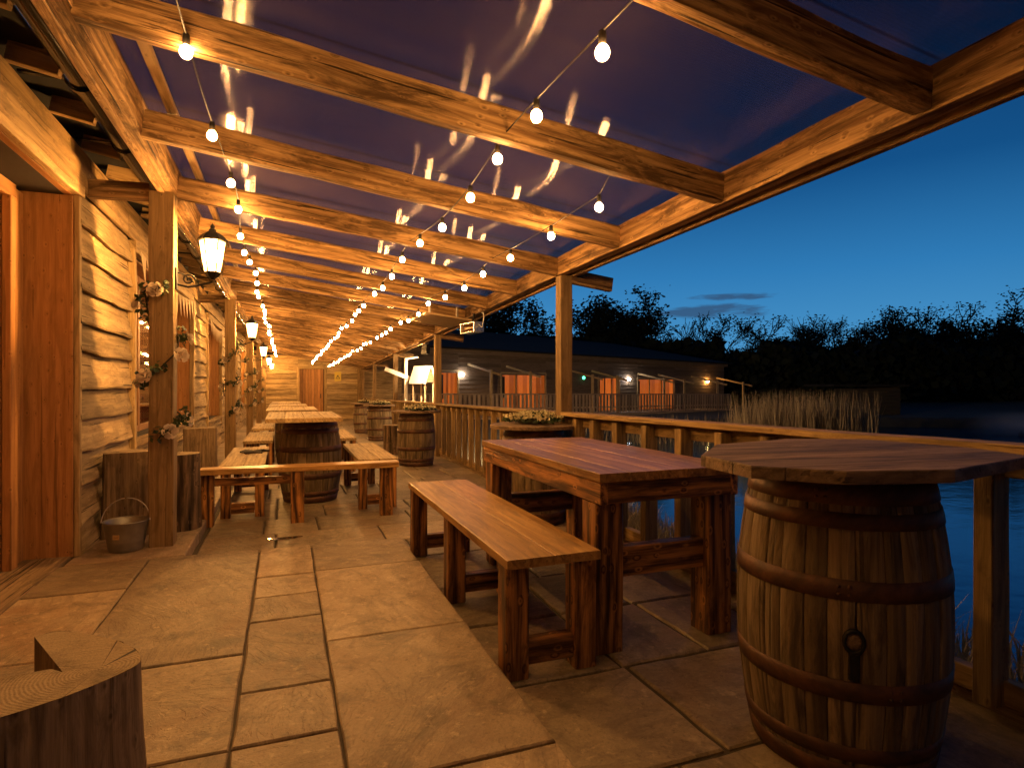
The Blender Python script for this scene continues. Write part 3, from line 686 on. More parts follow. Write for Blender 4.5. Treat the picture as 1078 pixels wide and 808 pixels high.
# foreground barrel table with octagonal top
fb = thing('barrel_table', (1.835, 1.575, 0), 'large whisky barrel table with weathered eight sided top in the right foreground', 'barrel table', rz=rad(12))
barrel_body(fb, .945, .335, .28, seed=5)
def octtop(mb):
    # boards clipped to the cut-cornered outline, running along the long direction
    wp_ = [(1.30, 1.645), (1.265, 1.376), (1.43, 1.20), (1.735, 1.115), (2.30, 1.235), (2.40, 1.50), (2.33, 1.88), (2.03, 2.0), (1.59, 1.915)]
    Rm = Matrix.Rotation(-rad(12), 2); pts = [Rm @ (V(p) - V((1.835, 1.575))) for p in wp_]
    cx, cy = 0, 0; nb = 6
    dirv = V((math.cos(rad(-18)), math.sin(rad(-18)))); nv = V((-dirv.y, dirv.x)); lo, hi = min(p.dot(nv) for p in pts), max(p.dot(nv) for p in pts)
    for b in range(nb):
        a0, a1 = lo + (hi - lo) * b / nb + .0015, lo + (hi - lo) * (b + 1) / nb - .0015
        poly = pts[:]
        for sgn, lim in ((1, a0), (-1, -a1)):
            out_ = []
            for i in range(len(poly)):
                p, q = poly[i], poly[(i + 1) % len(poly)]; dp, dq = sgn * p.dot(nv) - lim, sgn * q.dot(nv) - lim
                if dp >= 0: out_.append(p)
                if dp * dq < 0: out_.append(p + (q - p) * (dp / (dp - dq)))
            poly = out_
        if len(poly) < 3: continue
        off = V((R.random() * 20, R.random() * 20, R.random() * 9)); n = len(poly); vs, gs = [], []
        for z, s_ in ((.976, 1), (1.009, 1), (1.013, .994)):
            for p in poly:
                q = p * s_; vs.append(V((q.x + cx, q.y + cy, z))); gs.append(V((q.dot(dirv), q.dot(nv), z)) + off)
        fs = [tuple(range(n))[::-1], tuple(range(2 * n, 3 * n))] + [(i + r_ * n, (i + 1) % n + r_ * n, (i + 1) % n + (r_ + 1) * n, i + (r_ + 1) * n) for r_ in (0, 1) for i in range(n)]
        mb.add(vs, fs, gs)
m_ = MB(); octtop(m_); m_.build('tabletop', M['oldtop'], fb, False)
m_ = MB()
for yy in (-.15, .15): m_.board((-.24, yy, .9605), (.34, yy - .05, .9605), .07, .029)
m_.build('batten', M['barrel'], fb, False)
m_ = MB()
an = rad(228 - 12); rr = .332
for (z0, rr2, th) in ((.50, .030, .008),):
    c = V((math.cos(an) * (rr + .002), math.sin(an) * (rr + .002), .47)); t_ = V((-math.sin(an), math.cos(an), 0)); nrm = V((math.cos(an), math.sin(an), 0))
    ring = lambda r_, d: [c + nrm * d + (t_ * math.cos(k / 20 * 6.2832) * r_ * .8 + V((0, 0, 1)) * math.sin(k / 20 * 6.2832) * r_) for k in range(20)]
    rings = [ring(.040, -.004), ring(.040, .008), ring(.028, .011), ring(.026, .004)]
    m_.loft(rings, rings, False, .5, True)
    m_.board(c + V((0, 0, -.03)) + nrm * .002, c + V((0, 0, -.115)) + nrm * .000, .03, .012, nrm)
m_.build('bung_ring', M['black'], fb, False)
m_ = MB(); rings = [ring(.026, .002), ring(.02, .006), ring(.001, .007)]; m_.loft(rings, rings, False, .5, True); m_.build('bung', M['oldtop'], fb, False)

# central barrel tables with plank tops
def central_table(y, L, label):
    t = thing('barrel_table', (.27, y, fz(y)), label, 'barrel table', 'barrel tables down the middle of the terrace')
    return t
ct = central_table(7.06, 1.5, 'plank topped barrel table between benches, nearest of the row down the terrace')
barrel_body(ct, .885, .335, .275, seed=11)
m_ = MB()
for k in range(4): m_.board((-.36 + .185 * k, -.72, .925), (-.36 + .185 * k, .78, .925), .182, .042, (0, 0, 1), 8, .002)
m_.build('tabletop', M['paletop'], ct, False)
m_ = MB()
for yy in (-.2, .2): m_.board((-.33, yy, .8895), (.2, yy, .8895), .09, .026)
m_.build('batten', M['burnt'], ct, False)
copy_tree(ct, (.19, 10.2, fz(10.2)), 'plank topped barrel table, second of the row behind the nearest one')
copy_tree(ct, (.15, 13.4, fz(13.4)), 'plank topped barrel table, third of the row down the terrace')
copy_tree(ct, (.12, 17.3, fz(17.3)), 'plank topped barrel table, farthest of the row near the end wall')

# barrels by the railing
def rail_barrel(x, y, label, seed):
    t = thing('barrel_table', (x, y, fz(y)), label, 'barrel table', 'barrels standing along the railing')
    barrel_body(t, .86, .31, .265, seed=seed)
    b = MB(); pts = [(.40 * math.cos(k / 28 * 6.2832), .40 * math.sin(k / 28 * 6.2832)) for k in range(28)]
    b.slab(pts, .861, .893); b.build('tabletop', M['oldtop'], t, False)
    return t
rb = rail_barrel(2.13, 5.05, 'round topped barrel with yellow flowers tucked behind the big table', 21)
r2 = copy_tree(rb, (2.02, 9.75, fz(9.75)), 'round topped barrel beside the second railing post, left of the picket gaps', rz=1.3)
r3 = copy_tree(rb, (2.22, 15.2, fz(15.2)), 'round topped barrel just beyond the bark covered stump by the railing', rz=2.3)
r4 = copy_tree(rb, (2.22, 18.3, fz(18.3)), 'round topped barrel farthest along the railing near the end wall', rz=3.7)
def flowers(x, y, z, w, label, n=150, tr=None):
    t = thing('flower_trough', (x, y, z), label, 'flowers', 'flower arrangements on the railing barrels')
    rn_ = random.Random(int(x * 100 + y * 10))
    b = MB(); b.lathe([(w * .55, 0), (w * .62, .04), (w * .58, .042), (w * .5, .01)], 18, caps=True); b.build('pot', M['dark'], t, False)
    b = MB()
    for _ in range(n * 2):
        a = rn_.random() * 6.28; q = w * math.sqrt(rn_.random()); b.leafquad((q * math.cos(a), q * 1.25 * math.sin(a), .02 + rn_.random() * .09 * (1.1 - q / w)), rn_.uniform(.03, .065))
    b.build('leaves', M['leafgreen'], t, False)
    b = MB()
    for _ in range(n):
        a = rn_.random() * 6.28; q = w * math.sqrt(rn_.random()); c = V((q * math.cos(a), q * 1.25 * math.sin(a), .05 + rn_.random() * .08 * (1.15 - q / w)))
        for k in range(5): b.leafquad(c + V((rn_.gauss(0, .008), rn_.gauss(0, .008), rn_.gauss(0, .006))), .026, asp=.8)
    b.build('blossom', M['flower'], t, False)
    return t
flowers(2.16, 5.12, .893, .27, 'mound of pale yellow flowers on the barrel behind the big table')
flowers(2.07, 9.7, fz(9.75) + .893, .26, 'pale flowers on the barrel beside the second railing post', 90)
flowers(2.22, 15.15, fz(15.2) + .893, .26, 'pale flowers on the barrel beyond the bark covered stump', 60)
flowers(2.24, 18.3, fz(18.3) + .893, .22, 'pale flowers on the farthest railing barrel', 40)

# ================================================================== BIG TABLE AND BENCHES
T = thing('picnic_table', (1.72, 3.25, 0), 'large varnished plank table with chunky scorched legs beside the railing', 'table')
tx0, tx1, ty0, ty1, tz = 1.325, 2.125, 2.38, 4.10, .845
def ttop(mb):
    n = 5; w = (tx1 - tx0) / n
    for k in range(n): mb.board((tx0 + w * (k + .5), ty0 + R.uniform(-.006, .006), tz - .02), (tx0 + w * (k + .5), ty1 + R.uniform(-.006, .006), tz - .02), w - .004, .04, (0, 0, 1), 16, .002, ch=.0018)
part('tabletop', M['tabletop'], T, ttop)
part('apron', M['burnt'], T, lambda mb: (mb.box(tx0 + .012, tx0 + .052, ty0 + .012, ty1 - .012, tz - .145, tz - .041), mb.box(tx1 - .052, tx1 - .012, ty0 + .012, ty1 - .012, tz - .145, tz - .041), mb.box(tx0 + .053, tx1 - .053, ty0 + .014, ty0 + .054, tz - .143, tz - .041), mb.box(tx0 + .053, tx1 - .053, ty1 - .054, ty1 - .014, tz - .143, tz - .041)))
for (lx, ly) in ((tx0 + .085, ty0 + .125), (tx1 - .085, ty0 + .125), (tx0 + .085, ty1 - .125), (tx1 - .085, ty1 - .125)):
    part('leg', M['burnt'], T, lambda mb: mb.board((lx, ly, .002), (lx, ly, tz - .147), .145, .145, (0, 1, 0), 10, .003, ch=.007))
for ly in (ty0 + .125, ty1 - .125):
    part('stretcher', M['burnt'], T, lambda mb: mb.box(tx0 + .159, tx1 - .159, ly - .035, ly + .035, .335, .475))
def bench(name, loc, W, L, H, label, group, topmat, legw=.10, mid=True, low=True):
    t = thing(name, loc, label, 'bench', group)
    b = MB()
    for k in range(2): b.board(((k - .5) * W / 2, -L / 2 + R.uniform(-.006, .006), H - .02), ((k - .5) * W / 2, L / 2 + R.uniform(-.006, .006), H - .02), W / 2 - .004, .04, (0, 0, 1), 14, .002, ch=.002)
    b.build('seat', topmat, t, False)
    ends = [-L / 2 + .08, L / 2 - .08] + ([-.02] if mid else [])
    for yy in ends:
        for sx in (-1, 1):
            b = MB(); b.board((sx * (W / 2 - legw / 2 - .008), yy, .002), (sx * (W / 2 - legw / 2 - .008), yy, H - .042), legw, legw, (0, 1, 0), 8, .002, ch=.006); b.build('leg', M['burnt'], t, False)
        b = MB(); b.box(-W / 2 + legw + .012, W / 2 - legw - .012, yy - .035, yy + .035, .05, .15); b.build('stretcher', M['burnt'], t, False)
    return t
bench('bench', (1.08, 3.37, 0), .445, 2.1, .52, 'long varnished two plank bench with six scorched legs beside the big table', None, M['seat'], .105)
bl = bench('bench', (-.375, 7.1, fz(7.1)), .40, 1.75, .52, 'pale topped bench left of the nearest barrel table with a dark rag lying on it', 'benches around the barrel tables', M['paletop'], .085, mid=False)
br_ = copy_tree(bl, (.90, 7.1, fz(7.1)), 'pale topped bench right of the nearest barrel table')
copy_tree(bl, (-.36, 10.2, fz(10.2)), 'pale topped bench left of the second barrel table')
copy_tree(bl, (.82, 10.2, fz(10.2)), 'pale topped bench right of the second barrel table')
copy_tree(bl, (-.40, 13.4, fz(13.4)), 'pale topped bench left of the third barrel table')
copy_tree(bl, (.78, 13.4, fz(13.4)), 'pale topped bench right of the third barrel table')
# crosswise plank bench in front of the nearest barrel table
xb = thing('bench', (.17, 5.88, fz(5.88)), 'narrow plank bench set crosswise in front of the nearest barrel table', 'bench')
part('seat', M['seat'], xb, lambda mb: mb.board((-.70, 5.93, .475), (1.03, 5.86, .475), .19, .05, (0, 0, 1), 20, .004))
for (x_, y_) in ((-.64, 5.95), (.11, 5.86), (.92, 5.87)):
    part('leg', M['burnt'], xb, lambda mb: mb.board((x_, y_, fz(5.9) + .002), (x_, y_, .449), .115 if x_ > -.5 else .10, .10, (0, 1, 0), 6, .003))
part('rail', M['burnt'], xb, lambda mb: mb.board((-.585, 5.96, .37), (.05, 5.9, .37), .03, .07))
rg = thing('rag', (-.35, 7.3, fz(7.1) + .52), 'dark crumpled rag lying on the pale bench seat left of the nearest barrel table', 'cloth')
def ragf(mb):
    pts = [(-.12, .02), (-.07, .09), (0, .05), (.06, .11), (.13, .07), (.16, .12), (.19, .05), (.1, .0), (.12, -.07), (.02, -.04), (-.05, -.09), (-.08, -.02)]
    lo = [V((a - .35, b * 1.6 + 7.3, fz(7.1) + .521)) for a, b in pts]; hi = [p + V((0, 0, .016 + .01 * math.sin(i * 2.1))) for i, p in enumerate(lo)]
    c = V((-.33, 7.32, fz(7.1) + .545)); mb.add(lo + hi + [c], [(i, (i + 1) % 12, 12 + (i + 1) % 12, 12 + i) for i in range(12)] + [(12 + i, 12 + (i + 1) % 12, 24) for i in range(12)])
part('fold', flat('dark_cloth', (.04, .03, .025), .9), rg, ragf)

# ================================================================== LOGS, BUCKET
def log(name, loc, r, h, label, seed, flatang=None, cat='log stool', lean=0.0):
    st = random.Random(seed); t = thing(name, loc, label, cat, 'sawn logs standing on end')
    n = 48; sx = seed * 3.1
    def out(k, zz):
        a = k / n * 6.2832
        q = r * (1 + .10 * noise.noise(V((math.cos(a) * 1.2 + sx, math.sin(a) * 1.2, 0))) + .05 * noise.noise(V((math.cos(a) * 4 + sx, math.sin(a) * 4, zz * 2))) + .03 * noise.noise(V((math.cos(a) * 12, math.sin(a) * 12 + sx, zz * 5)))) * (1 + .10 * (1 - zz / h) ** 3)
        p = V((q * math.cos(a), q * math.sin(a), zz))
        if flatang is not None:
            d = V((math.cos(flatang), math.sin(flatang), 0)); e = p.dot(d) - r * .35
            if e > 0: p -= d * e
        return p + V((lean * zz, 0, 0))
    zs = [h * i / 10 for i in range(11)]
    rings = [[out(k, z) for k in range(n)] for z in zs]
    gr = [[V((z, k / n * 6.2832 * r, 0)) + V((seed, seed, 0)) for k in range(n)] for z in zs]
    b = MB(); b.loft(rings, gr, False, .5, True); b.build('bark', M['bark'] if flatang is None else M['sawn'], t, False)
    b = MB(); top = [V((p.x, p.y, h + .0)) for p in rings[-1]]; b.add(top, [tuple(range(n))], [p + V((.04, .02, 0)) for p in top]); b.build('cut_end', M['end'], t, False)
    return t
log('log_stool', (-1.11, 5.45, .07), .20, .65, 'tall log with a flat sawn face between the bucket and the window', 3, rad(-75))
log('log_stool', (-.80, 5.62, .07 + fz(5.6)), .135, .62, 'rough barked log standing just behind the first canopy post', 4)
log('log_stool', (-1.05, 8.9, .07 + fz(8.9)), .20, .66, 'dark log standing under the first window beyond the barked log', 6, rad(-80))
log('log_stool', (2.02, 11.75, fz(11.75)), .21, .56, 'bulging bark covered stump on the open floor beside the railing', 9, None, lean=-.03)
# foreground stump, sawn like a chair: a tall front piece over a lower seat
fs_ = thing('log_stool', (-.62, 1.90, .07), 'sawn log stool with a stepped notch cut in its top at the lower left corner', 'log stool')
def dens(pts, k=4, sharp=()):
    o = []; n = len(pts)
    for i in range(n):
        p0, p1, p2, p3 = [V((*pts[(i + j - 1) % n], 0)) for j in range(4)]
        if i in sharp: o += [p1 + (p2 - p1) * q / k for q in range(k)]; continue
        if (i - 1) % n in sharp: p0 = p1 * 2 - p2
        if (i + 1) % n in sharp: p3 = p2 * 2 - p1
        for q in range(k):
            t = q / k; o.append(.5 * ((2 * p1) + (-p0 + p2) * t + (2 * p0 - 5 * p1 + 4 * p2 - p3) * t * t + (-p0 + 3 * p1 - 3 * p2 + p3) * t ** 3))
    return o
base = [(-.695, 2.165), (-.645, 2.188), (-.570, 2.145), (-.484, 2.073), (-.41, 1.985), (-.372, 1.905), (-.370, 1.85), (-.42, 1.788), (-.48, 1.735), (-.55, 1.692), (-.62, 1.66), (-.72, 1.63), (-.83, 1.65), (-.91, 1.73), (-.945, 1.85)]
low = base + [(-.93, 1.99), (-.87, 2.09), (-.78, 2.15)]
upp = base[:14] + [(-.945, 1.86), (-.575, 1.905), (-.540, 1.872)]
CC = V((-.455, 1.865, 0))
def prism(mb, pts, zs, top, fl=.10, seed=0.0):
    n = len(pts); c = sum(pts, V()) / n
    def w(p, z):
        t = max(0, 1 - (z - .07) / .42); q = V((p.x + (p.x - c.x) * fl * t * t, p.y + (p.y - c.y) * fl * t * t, z))
        return q + (p - c).normalized() * .007 * noise.noise(V((p.x * 22, p.y * 22, z * 3 + seed)))
    L = [0]
    for i in range(1, n): L.append(L[-1] + (pts[i] - pts[i - 1]).length)
    rings = [[w(p, z) for p in pts] for z in zs]
    mb.loft(rings, [[V((z + 3.2, L[i] + 1.1, 0)) for i in range(n)] for z in zs], False, .75, False)
    return rings[-1]
lo_, up_ = dens(low), dens(upp, 4, (14, 15, 16))
part('side', M['sawn'], fs_, lambda mb: (prism(mb, lo_, [.07, .12, .2, .28], False), prism(mb, up_, [.279, .33, .40, .46, .494, .500], False)))
def capf(mb, pts, z, ins=0.0):
    c = sum(pts, V()) / len(pts); vs = [V((p.x, p.y, z)) for p in pts]; mb.add(vs, [tuple(range(len(vs)))], [V((p.x - CC.x, p.y - CC.y, 0)) for p in vs], .5)
part('seat', M['end'], fs_, lambda mb: capf(mb, lo_, .2805))
part('cut_end', M['end'], fs_, lambda mb: capf(mb, up_, .5005))

bk = thing('metal_bucket', (-1.06, 4.98, .07), 'small galvanised bucket with wire handle at the foot of the first canopy post', 'bucket')
def buck(mb):
    ro = [(.105, 0), (.11, .01), (.118, .06), (.121, .065), (.121, .075), (.122, .08), (.138, .19), (.143, .2), (.146, .205), (.143, .21), (.136, .2), (.115, .07), (.10, .012), (.001, .012)]
    mb.lathe(ro, 32, (-1.06, 4.98, .071), caps=False)
part('body', M['zinc'], bk, buck)
part('handle', M['steel'], bk, lambda mb: mb.tube([(-1.06 + .15 * math.cos(t), 4.98 - .01 + .10 * math.sin(t) * .4, .271 + .16 * math.sin(t)) for t in [k / 14 * math.pi for k in range(15)]], .004, 6))
part('label_patch', M['paletop'], bk, lambda mb: mb.board((-1.115, 4.862, .185), (-1.075, 4.852, .185), .003, .035))

# ================================================================== LANTERNS, GARLANDS, BUNTING
def lantern(x, y, z, label):
    t = thing('wall_lantern', (x, y, z), label, 'lantern', 'lanterns on the inner canopy posts')
    hx = .245
    def hexa(r, zz): return [V((hx + .88 * r * math.cos(k / 6 * 6.2832), .88 * r * math.sin(k / 6 * 6.2832), .9 * zz)) for k in range(6)]
    b = MB()
    rr = [hexa(.112, .13), hexa(.122, .135), hexa(.118, .15), hexa(.085, .185), hexa(.055, .205), hexa(.03, .215), hexa(.028, .235), hexa(.016, .24), hexa(.02, .26), hexa(.001, .285)]
    b.loft(rr, rr, True, .5); b.build('roof', M['black'], t, False)
    b = MB()
    rr = [hexa(.012, -.19), hexa(.045, -.165), hexa(.055, -.15), hexa(.068, -.135), hexa(.068, -.125), hexa(.001, -.125)]; b.loft(rr, rr, True, .5)
    lo, hi = hexa(.064, -.125), hexa(.105, .13)
    for k in range(6): b.tube([lo[k], hi[k]], .0055, 5)
    b.build('frame', M['black'], t, False)
    b = MB()
    lo, hi = hexa(.060, -.123), hexa(.101, .128)
    for k in range(6):
        j = (k + 1) % 6; c = (lo[k] + hi[j]) / 2; nrm = (lo[k] + lo[j]) / 2 - V((hx, 0, -.123)); nrm.normalize(); nrm = nrm * .003
        vs = [lo[k], lo[j], hi[j], hi[k]]; b.add(vs + [v + nrm for v in vs], [(0, 1, 2, 3), (7, 6, 5, 4), (0, 4, 5, 1), (2, 6, 7, 3), (1, 5, 6, 2), (0, 3, 7, 4)])
    b.build('pane', M['lpglass'], t, False)
    b = MB(); b.lathe([(.012, -.12), (.014, -.05), (.012, -.04)], 10, (hx, 0, 0)); b.build('candle', M['white'], t, False)
    b = MB(); b.ball((hx, 0, .012), .034, 12, 8, (1, 1, 1.6)); b.build('lamp', M['flame'], t, False)
    b = MB(); b.box(0, .012, -.035, .035, -.26, -.10)
    b.tube([(.01, 0, -.22), (.08, 0, -.235), (.16, 0, -.215), (.225, 0, -.195), (.245, 0, -.185)], .008, 8)
    b.tube([V((.085 + .045 * (1 - q / 26) * math.cos(q * .45), 0, -.18 + .045 * (1 - q / 26) * math.sin(q * .45))) for q in range(24)], .006, 6)
    b.tube([(.01, 0, -.13), (.05, 0, -.14), (.12, 0, -.2)], .006, 6); b.build('bracket', M['black'], t, False)
    return t
M['lpglass'] = None
def lp():
    m, nt, out = new_mat('lit_lantern_glass')
    t = N(nt, 'ShaderNodeBsdfTransparent'); t.inputs[0].default_value = (.95, .9, .8, 1)
    e = N(nt, 'ShaderNodeEmission'); e.inputs[0].default_value = (1, .50, .16, 1); e.inputs[1].default_value = 7.0
    a = N(nt, 'ShaderNodeAddShader'); lk(nt, t.outputs[0], a.inputs[0]); lk(nt, e.outputs[0], a.inputs[1]); lk(nt, a.outputs[0], out.inputs[0]); return m
M['lpglass'] = lp()
l0 = lantern(-.757, 5.05, 2.21, 'black hexagonal lantern glowing on the first canopy post, nearest of the row')
for y, w in ((10.95, 'on the second canopy post'), (16.85, 'on the third canopy post'), (22.75, 'on the fourth canopy post'), (27.3, 'on the wall corner, farthest of the row')):
    copy_tree(l0, (-.757, y, 2.20 + fz(y) * .6), 'black hexagonal lantern glowing ' + w)
def rose(mb, c, s_, ax=(0, 0, 1)):
    s_ *= .78
    c = V(c); ax = V(ax).normalized(); e1 = ax.orthogonal().normalized(); e2 = ax.cross(e1)
    for ring_, (n, rr, tilt) in enumerate(((3, .3, 1.2), (5, .6, .8), (6, .95, .35))):
        for k in range(n):
            a = k / n * 6.28 + ring_ * .6 + R.random() * .3; d = e1 * math.cos(a) + e2 * math.sin(a)
            dirv = (d * math.cos(tilt) + ax * math.sin(tilt)).normalized(); sd = e2 * math.cos(a) - e1 * math.sin(a)
            b0 = c + d * rr * s_ * .25; tip = b0 + dirv * s_ * .8; md = b0 + dirv * s_ * .45 + d * s_ * .12
            w = s_ * .42
            mb.add([b0, md - sd * w, tip - sd * w * .6, tip + sd * w * .6, md + sd * w, md], [(0, 1, 5), (1, 2, 3, 5), (5, 3, 4), (0, 5, 4)], None, R.random(), True)
def garland(y, z1, turns, label, seed, s=1.0):
    st = random.Random(seed); t = thing('rose_garland', (-.84, y, 1.2), label, 'garland', 'rose garlands wound round the inner canopy posts')
    q = .105; path = []
    n = 90
    for i in range(n):
        u = i / (n - 1); a = rad(-100) + u * turns * 6.2832; z = .85 + fz(y) + (z1 - .85) * u
        ca, sa = math.cos(a), math.sin(a); k = q / max(abs(ca), abs(sa)) ; k = min(k, .135)
        path.append(V((-.84 + k * ca, y + k * sa, z + .04 * math.sin(u * 23))))
    b = MB(); b.tube(path, .006, 5); b.build('vine', M['trunk'], t)
    b = MB()
    for i, p in enumerate(path):
        if i < n * .72 and (i // 9) % 3 == 2: continue
        o = (p - V((-.84, y, p.z))).normalized()
        for _ in range(4):
            b.leafquad(p + o * st.uniform(.0, .04) + V((st.gauss(0, .022), st.gauss(0, .022), st.gauss(0, .03))), st.uniform(.035, .065), asp=.65)
    b.build('leaves', M['leafgreen'], t)
    for i in range(4, n - 3, 9):
        p = path[i]; o = (p - V((-.84, y, p.z))).normalized(); b = MB(); rose(b, p + o * .05 + V((0, 0, -.02)), .066 * s, o + V((0, -.35, .25))); b.build('rose', M['rose'], t)
    return t
garland(5.05, 2.0, 2.1, 'garland of cream roses wound round the first canopy post below its lantern', 1, 1.1)
garland(10.95, 2.1, 2.6, 'garland of cream roses wound round the second canopy post', 2)
garland(16.85, 2.1, 3.0, 'garland of cream roses wound round the third canopy post', 3)
garland(22.75, 2.0, 3.0, 'garland of cream roses wound round the fourth canopy post near the end wall', 4)
def bunting(y0, y1, z, label, n):
    t = thing('bunting', (WX + .08, (y0 + y1) / 2, z), label, 'bunting', 'bunting across the window heads')
    pts = [V((WX + .09, y0 + (y1 - y0) * k / 40, z - .10 * math.sin(math.pi * k / 40))) for k in range(41)]
    b = MB(); b.tube(pts, .004, 5); b.build('string', M['cloth'], t)
    for k in range(n):
        u0, u1 = (k + .06) / n, (k + .94) / n
        def at(u): return V((WX + .09, y0 + (y1 - y0) * u, z - .10 * math.sin(math.pi * u) - .004))
        a, c = at(u0), at(u1); tip = (a + c) / 2 - V((0, 0, (c - a).length * 1.15)) + V((.015, 0, 0))
        th = V((.003, 0, 0)); b = MB(); b.add([a, c, tip, a + th, c + th, tip + th], [(0, 1, 2), (5, 4, 3), (0, 3, 4, 1), (1, 4, 5, 2), (2, 5, 3, 0)]); b.build('pennant', M['cloth'], t)
bunting(6.5, 10.25, 2.50, 'string of pale triangular bunting across the head of the nearest window', 14)
bunting(12.2, 14.7, 2.44, 'string of pale triangular bunting across the second window beyond the first post', 10)

# ================================================================== STRING LIGHTS
def string(x, z, y0, y1, label, seed, dx=0.0):
    st = random.Random(seed); t = thing('string_lights', (x, (y0 + y1) / 2, z), label, 'string lights', 'bulb strings under the canopy')
    cab = MB(); ys_ = []; y = y0
    while y < y1: ys_.append(y); y += st.choice([.55, .62, .68, .75, .82]) 
    ph = st.random() * 6
    def P_(y):
        zz = z - (.0145 * max(0, y - 5.05)) * (.15 + .85 * (x + .74) / 3.1)
        return V((x + dx * (y - 3) + .025 * math.sin(y * 1.9 + ph), y, zz + .075 - .05 * abs(math.sin((y - 5.05) / 2.34 * math.pi))))
    pts = [P_(y0 + (y1 - y0) * k / 240) for k in range(241)]
    if y0 > 2.5: pts = [pts[0] + V((-.0, -.16, .10))] + pts
    else: pts = [P_(y0 - 2.6 + 2.6 * k / 24) for k in range(24)] + pts
    cab.tube(pts, .0035, 6); cab.build('cable', M['cable'], t)
    for i, yb in enumerate(ys_):
        p = P_(yb); s_ = MB(); s_.lathe([(.008, 0), (.013, -.006), (.014, -.045), (.011, -.05)], 10, p + V((0, 0, .004)))
        far = yb > 12
        so = s_.build('socket', M['cable'], t)
        b = MB(); b.lathe([(.010, -.046), (.017, -.052), (.0215, -.060), (.0240, -.071), (.0215, -.083), (.015, -.092), (.007, -.095), (.001, -.096)], 8 if far else 16, p); b.build('bulb', M['bulb'], so)
    return t
string(-.34, 2.56, -.55, 27.3, 'left string of round warm bulbs running near the building wall', 1)
string(1.0, 2.38, 1.73, 27.3, 'middle string of round warm bulbs running down the terrace', 2, .004)
string(1.70, 2.29, 3.06, 27.2, 'right string of round warm bulbs running nearest the railing', 3, .004)

# ================================================================== LODGE ACROSS THE WATER
u = V((.958, .288, 0)).normalized(); nrm = V((.288, -.958, 0)).normalized(); L0 = V((5.2, 28.45, 0)); LL = 26.5
def lp_(t, off=0, z=0): return L0 + u * t + nrm * off + V((0, 0, z))
def ldrop(t): return -.30 - .006 * t
LG = thing('timber_lodge', tuple(lp_(10)), 'long low timber lodge with orange lit doors standing across the water', 'building')
opn = [(1.85, 3.15, 'door'), (5.85, 9.0, 'win'), (13.2, 15.1, 'win'), (16.8, 20.6, 'win')]
def lclad(mb):
    cuts = [0] + [v for a in opn for v in a[:2]] + [LL]
    for i in range(0, len(cuts), 2):
        a, b = cuts[i], cuts[i + 1]; z = ldrop(a)
        while z < 2.9 - .012 * a:
            p0, p1 = lp_(a, .02, z), lp_(b, .02, z)
            mb.board(p0 + V((0, 0, .12)), p1 + V((0, 0, .12)), .03, .225, V((0, 0, 1)) + nrm * -.12, 1); z += .22
    for a, b, _ in opn:
        z = 1.83 - .018 * a
        while z < 2.9 - .012 * a:
            mb.board(lp_(a, .02, z + .12), lp_(b, .02, z + .12), .03, .225, V((0, 0, 1)) + nrm * -.12, 1); z += .22
part('cladding', M['lodge'], LG, lclad)
part('wall', M['dark'], LG, lambda mb: mb.board(lp_(0, -.6, 1.1), lp_(LL, -.6, 1.1), .3, 3.4))
part('end_wall', M['lodge'], LG, lambda mb: mb.board(lp_(LL, 0, 1.1), lp_(LL, -6, 1.1), .1, 3.2))
for a, b, k in opn:
    h = 1.90 - .018 * a
    f = part('window' if k == 'win' else 'door', M['litwin'], LG, lambda mb: [mb.board(lp_(a + .02 + (b - a) * q / 10, -.12, ldrop(a)), lp_(a + .02 + (b - a) * q / 10, -.12, h), .03, (b - a) / 10 - .008, u) for q in [v + .5 for v in range(10)]])
    part('frame', M['paletop'], f, lambda mb: [mb.board(lp_(q, .02, ldrop(a)), lp_(q, .02, h + .05), .10, .1, u) for q in (a, b)] + [mb.board(lp_(a, .02, h + .05), lp_(b, .02, h + .05), .09, .08)] + ([mb.board(lp_(a + (b - a) * q, -.05, ldrop(a)), lp_(a + (b - a) * q, -.05, h), .07, .07, u) for q in ((.34, .67) if k == 'win' else ())]))
    part('pane', M['dark'], f, lambda mb: mb.board(lp_(a + (b - a) * (.32 if k == 'door' else .05), -.085, .5), lp_(a + (b - a) * (.32 if k == 'door' else .05), -.085, h - .15), .02, .14 if k == 'door' else .35, u))
def lroof(mb):
    def ez(t): return 3.10 - .012 * t
    e0, e1 = lp_(-4, .55, ez(-4)), lp_(LL + .4, .55, ez(LL)); r0, r1 = lp_(-4, -5.0, 4.75), lp_(LL - 6.5, -5.0, 4.25); b0, b1 = lp_(-4, -10.5, 3.1), lp_(LL + .4, -10.5, 2.8)
    mb.add([e0, e1, r1, r0, b0, b1] + [p - V((0, 0, .08)) for p in (e0, e1, r1, r0, b0, b1)], [(0, 1, 2, 3), (3, 2, 5, 4), (1, 5, 2), (0, 6, 7, 1), (1, 7, 11, 5), (6, 9, 8, 7)])
part('roof', M['roof'], LG, lroof)
part('fascia', M['lodge'], LG, lambda mb: mb.board(lp_(0, .32, 2.93), lp_(LL, .32, 2.93 - .012 * LL), .03, .2))
part('deck', M['picket'], LG, lambda mb: (mb.board(lp_(0, 1.2, ldrop(0) - .05), lp_(LL - 2.6, 1.2, ldrop(LL) - .05), 2.4, .06), mb.board(lp_(0, 2.36, ldrop(0) - .2), lp_(LL - 2.6, 2.36, ldrop(LL) - .2), .06, .24)))
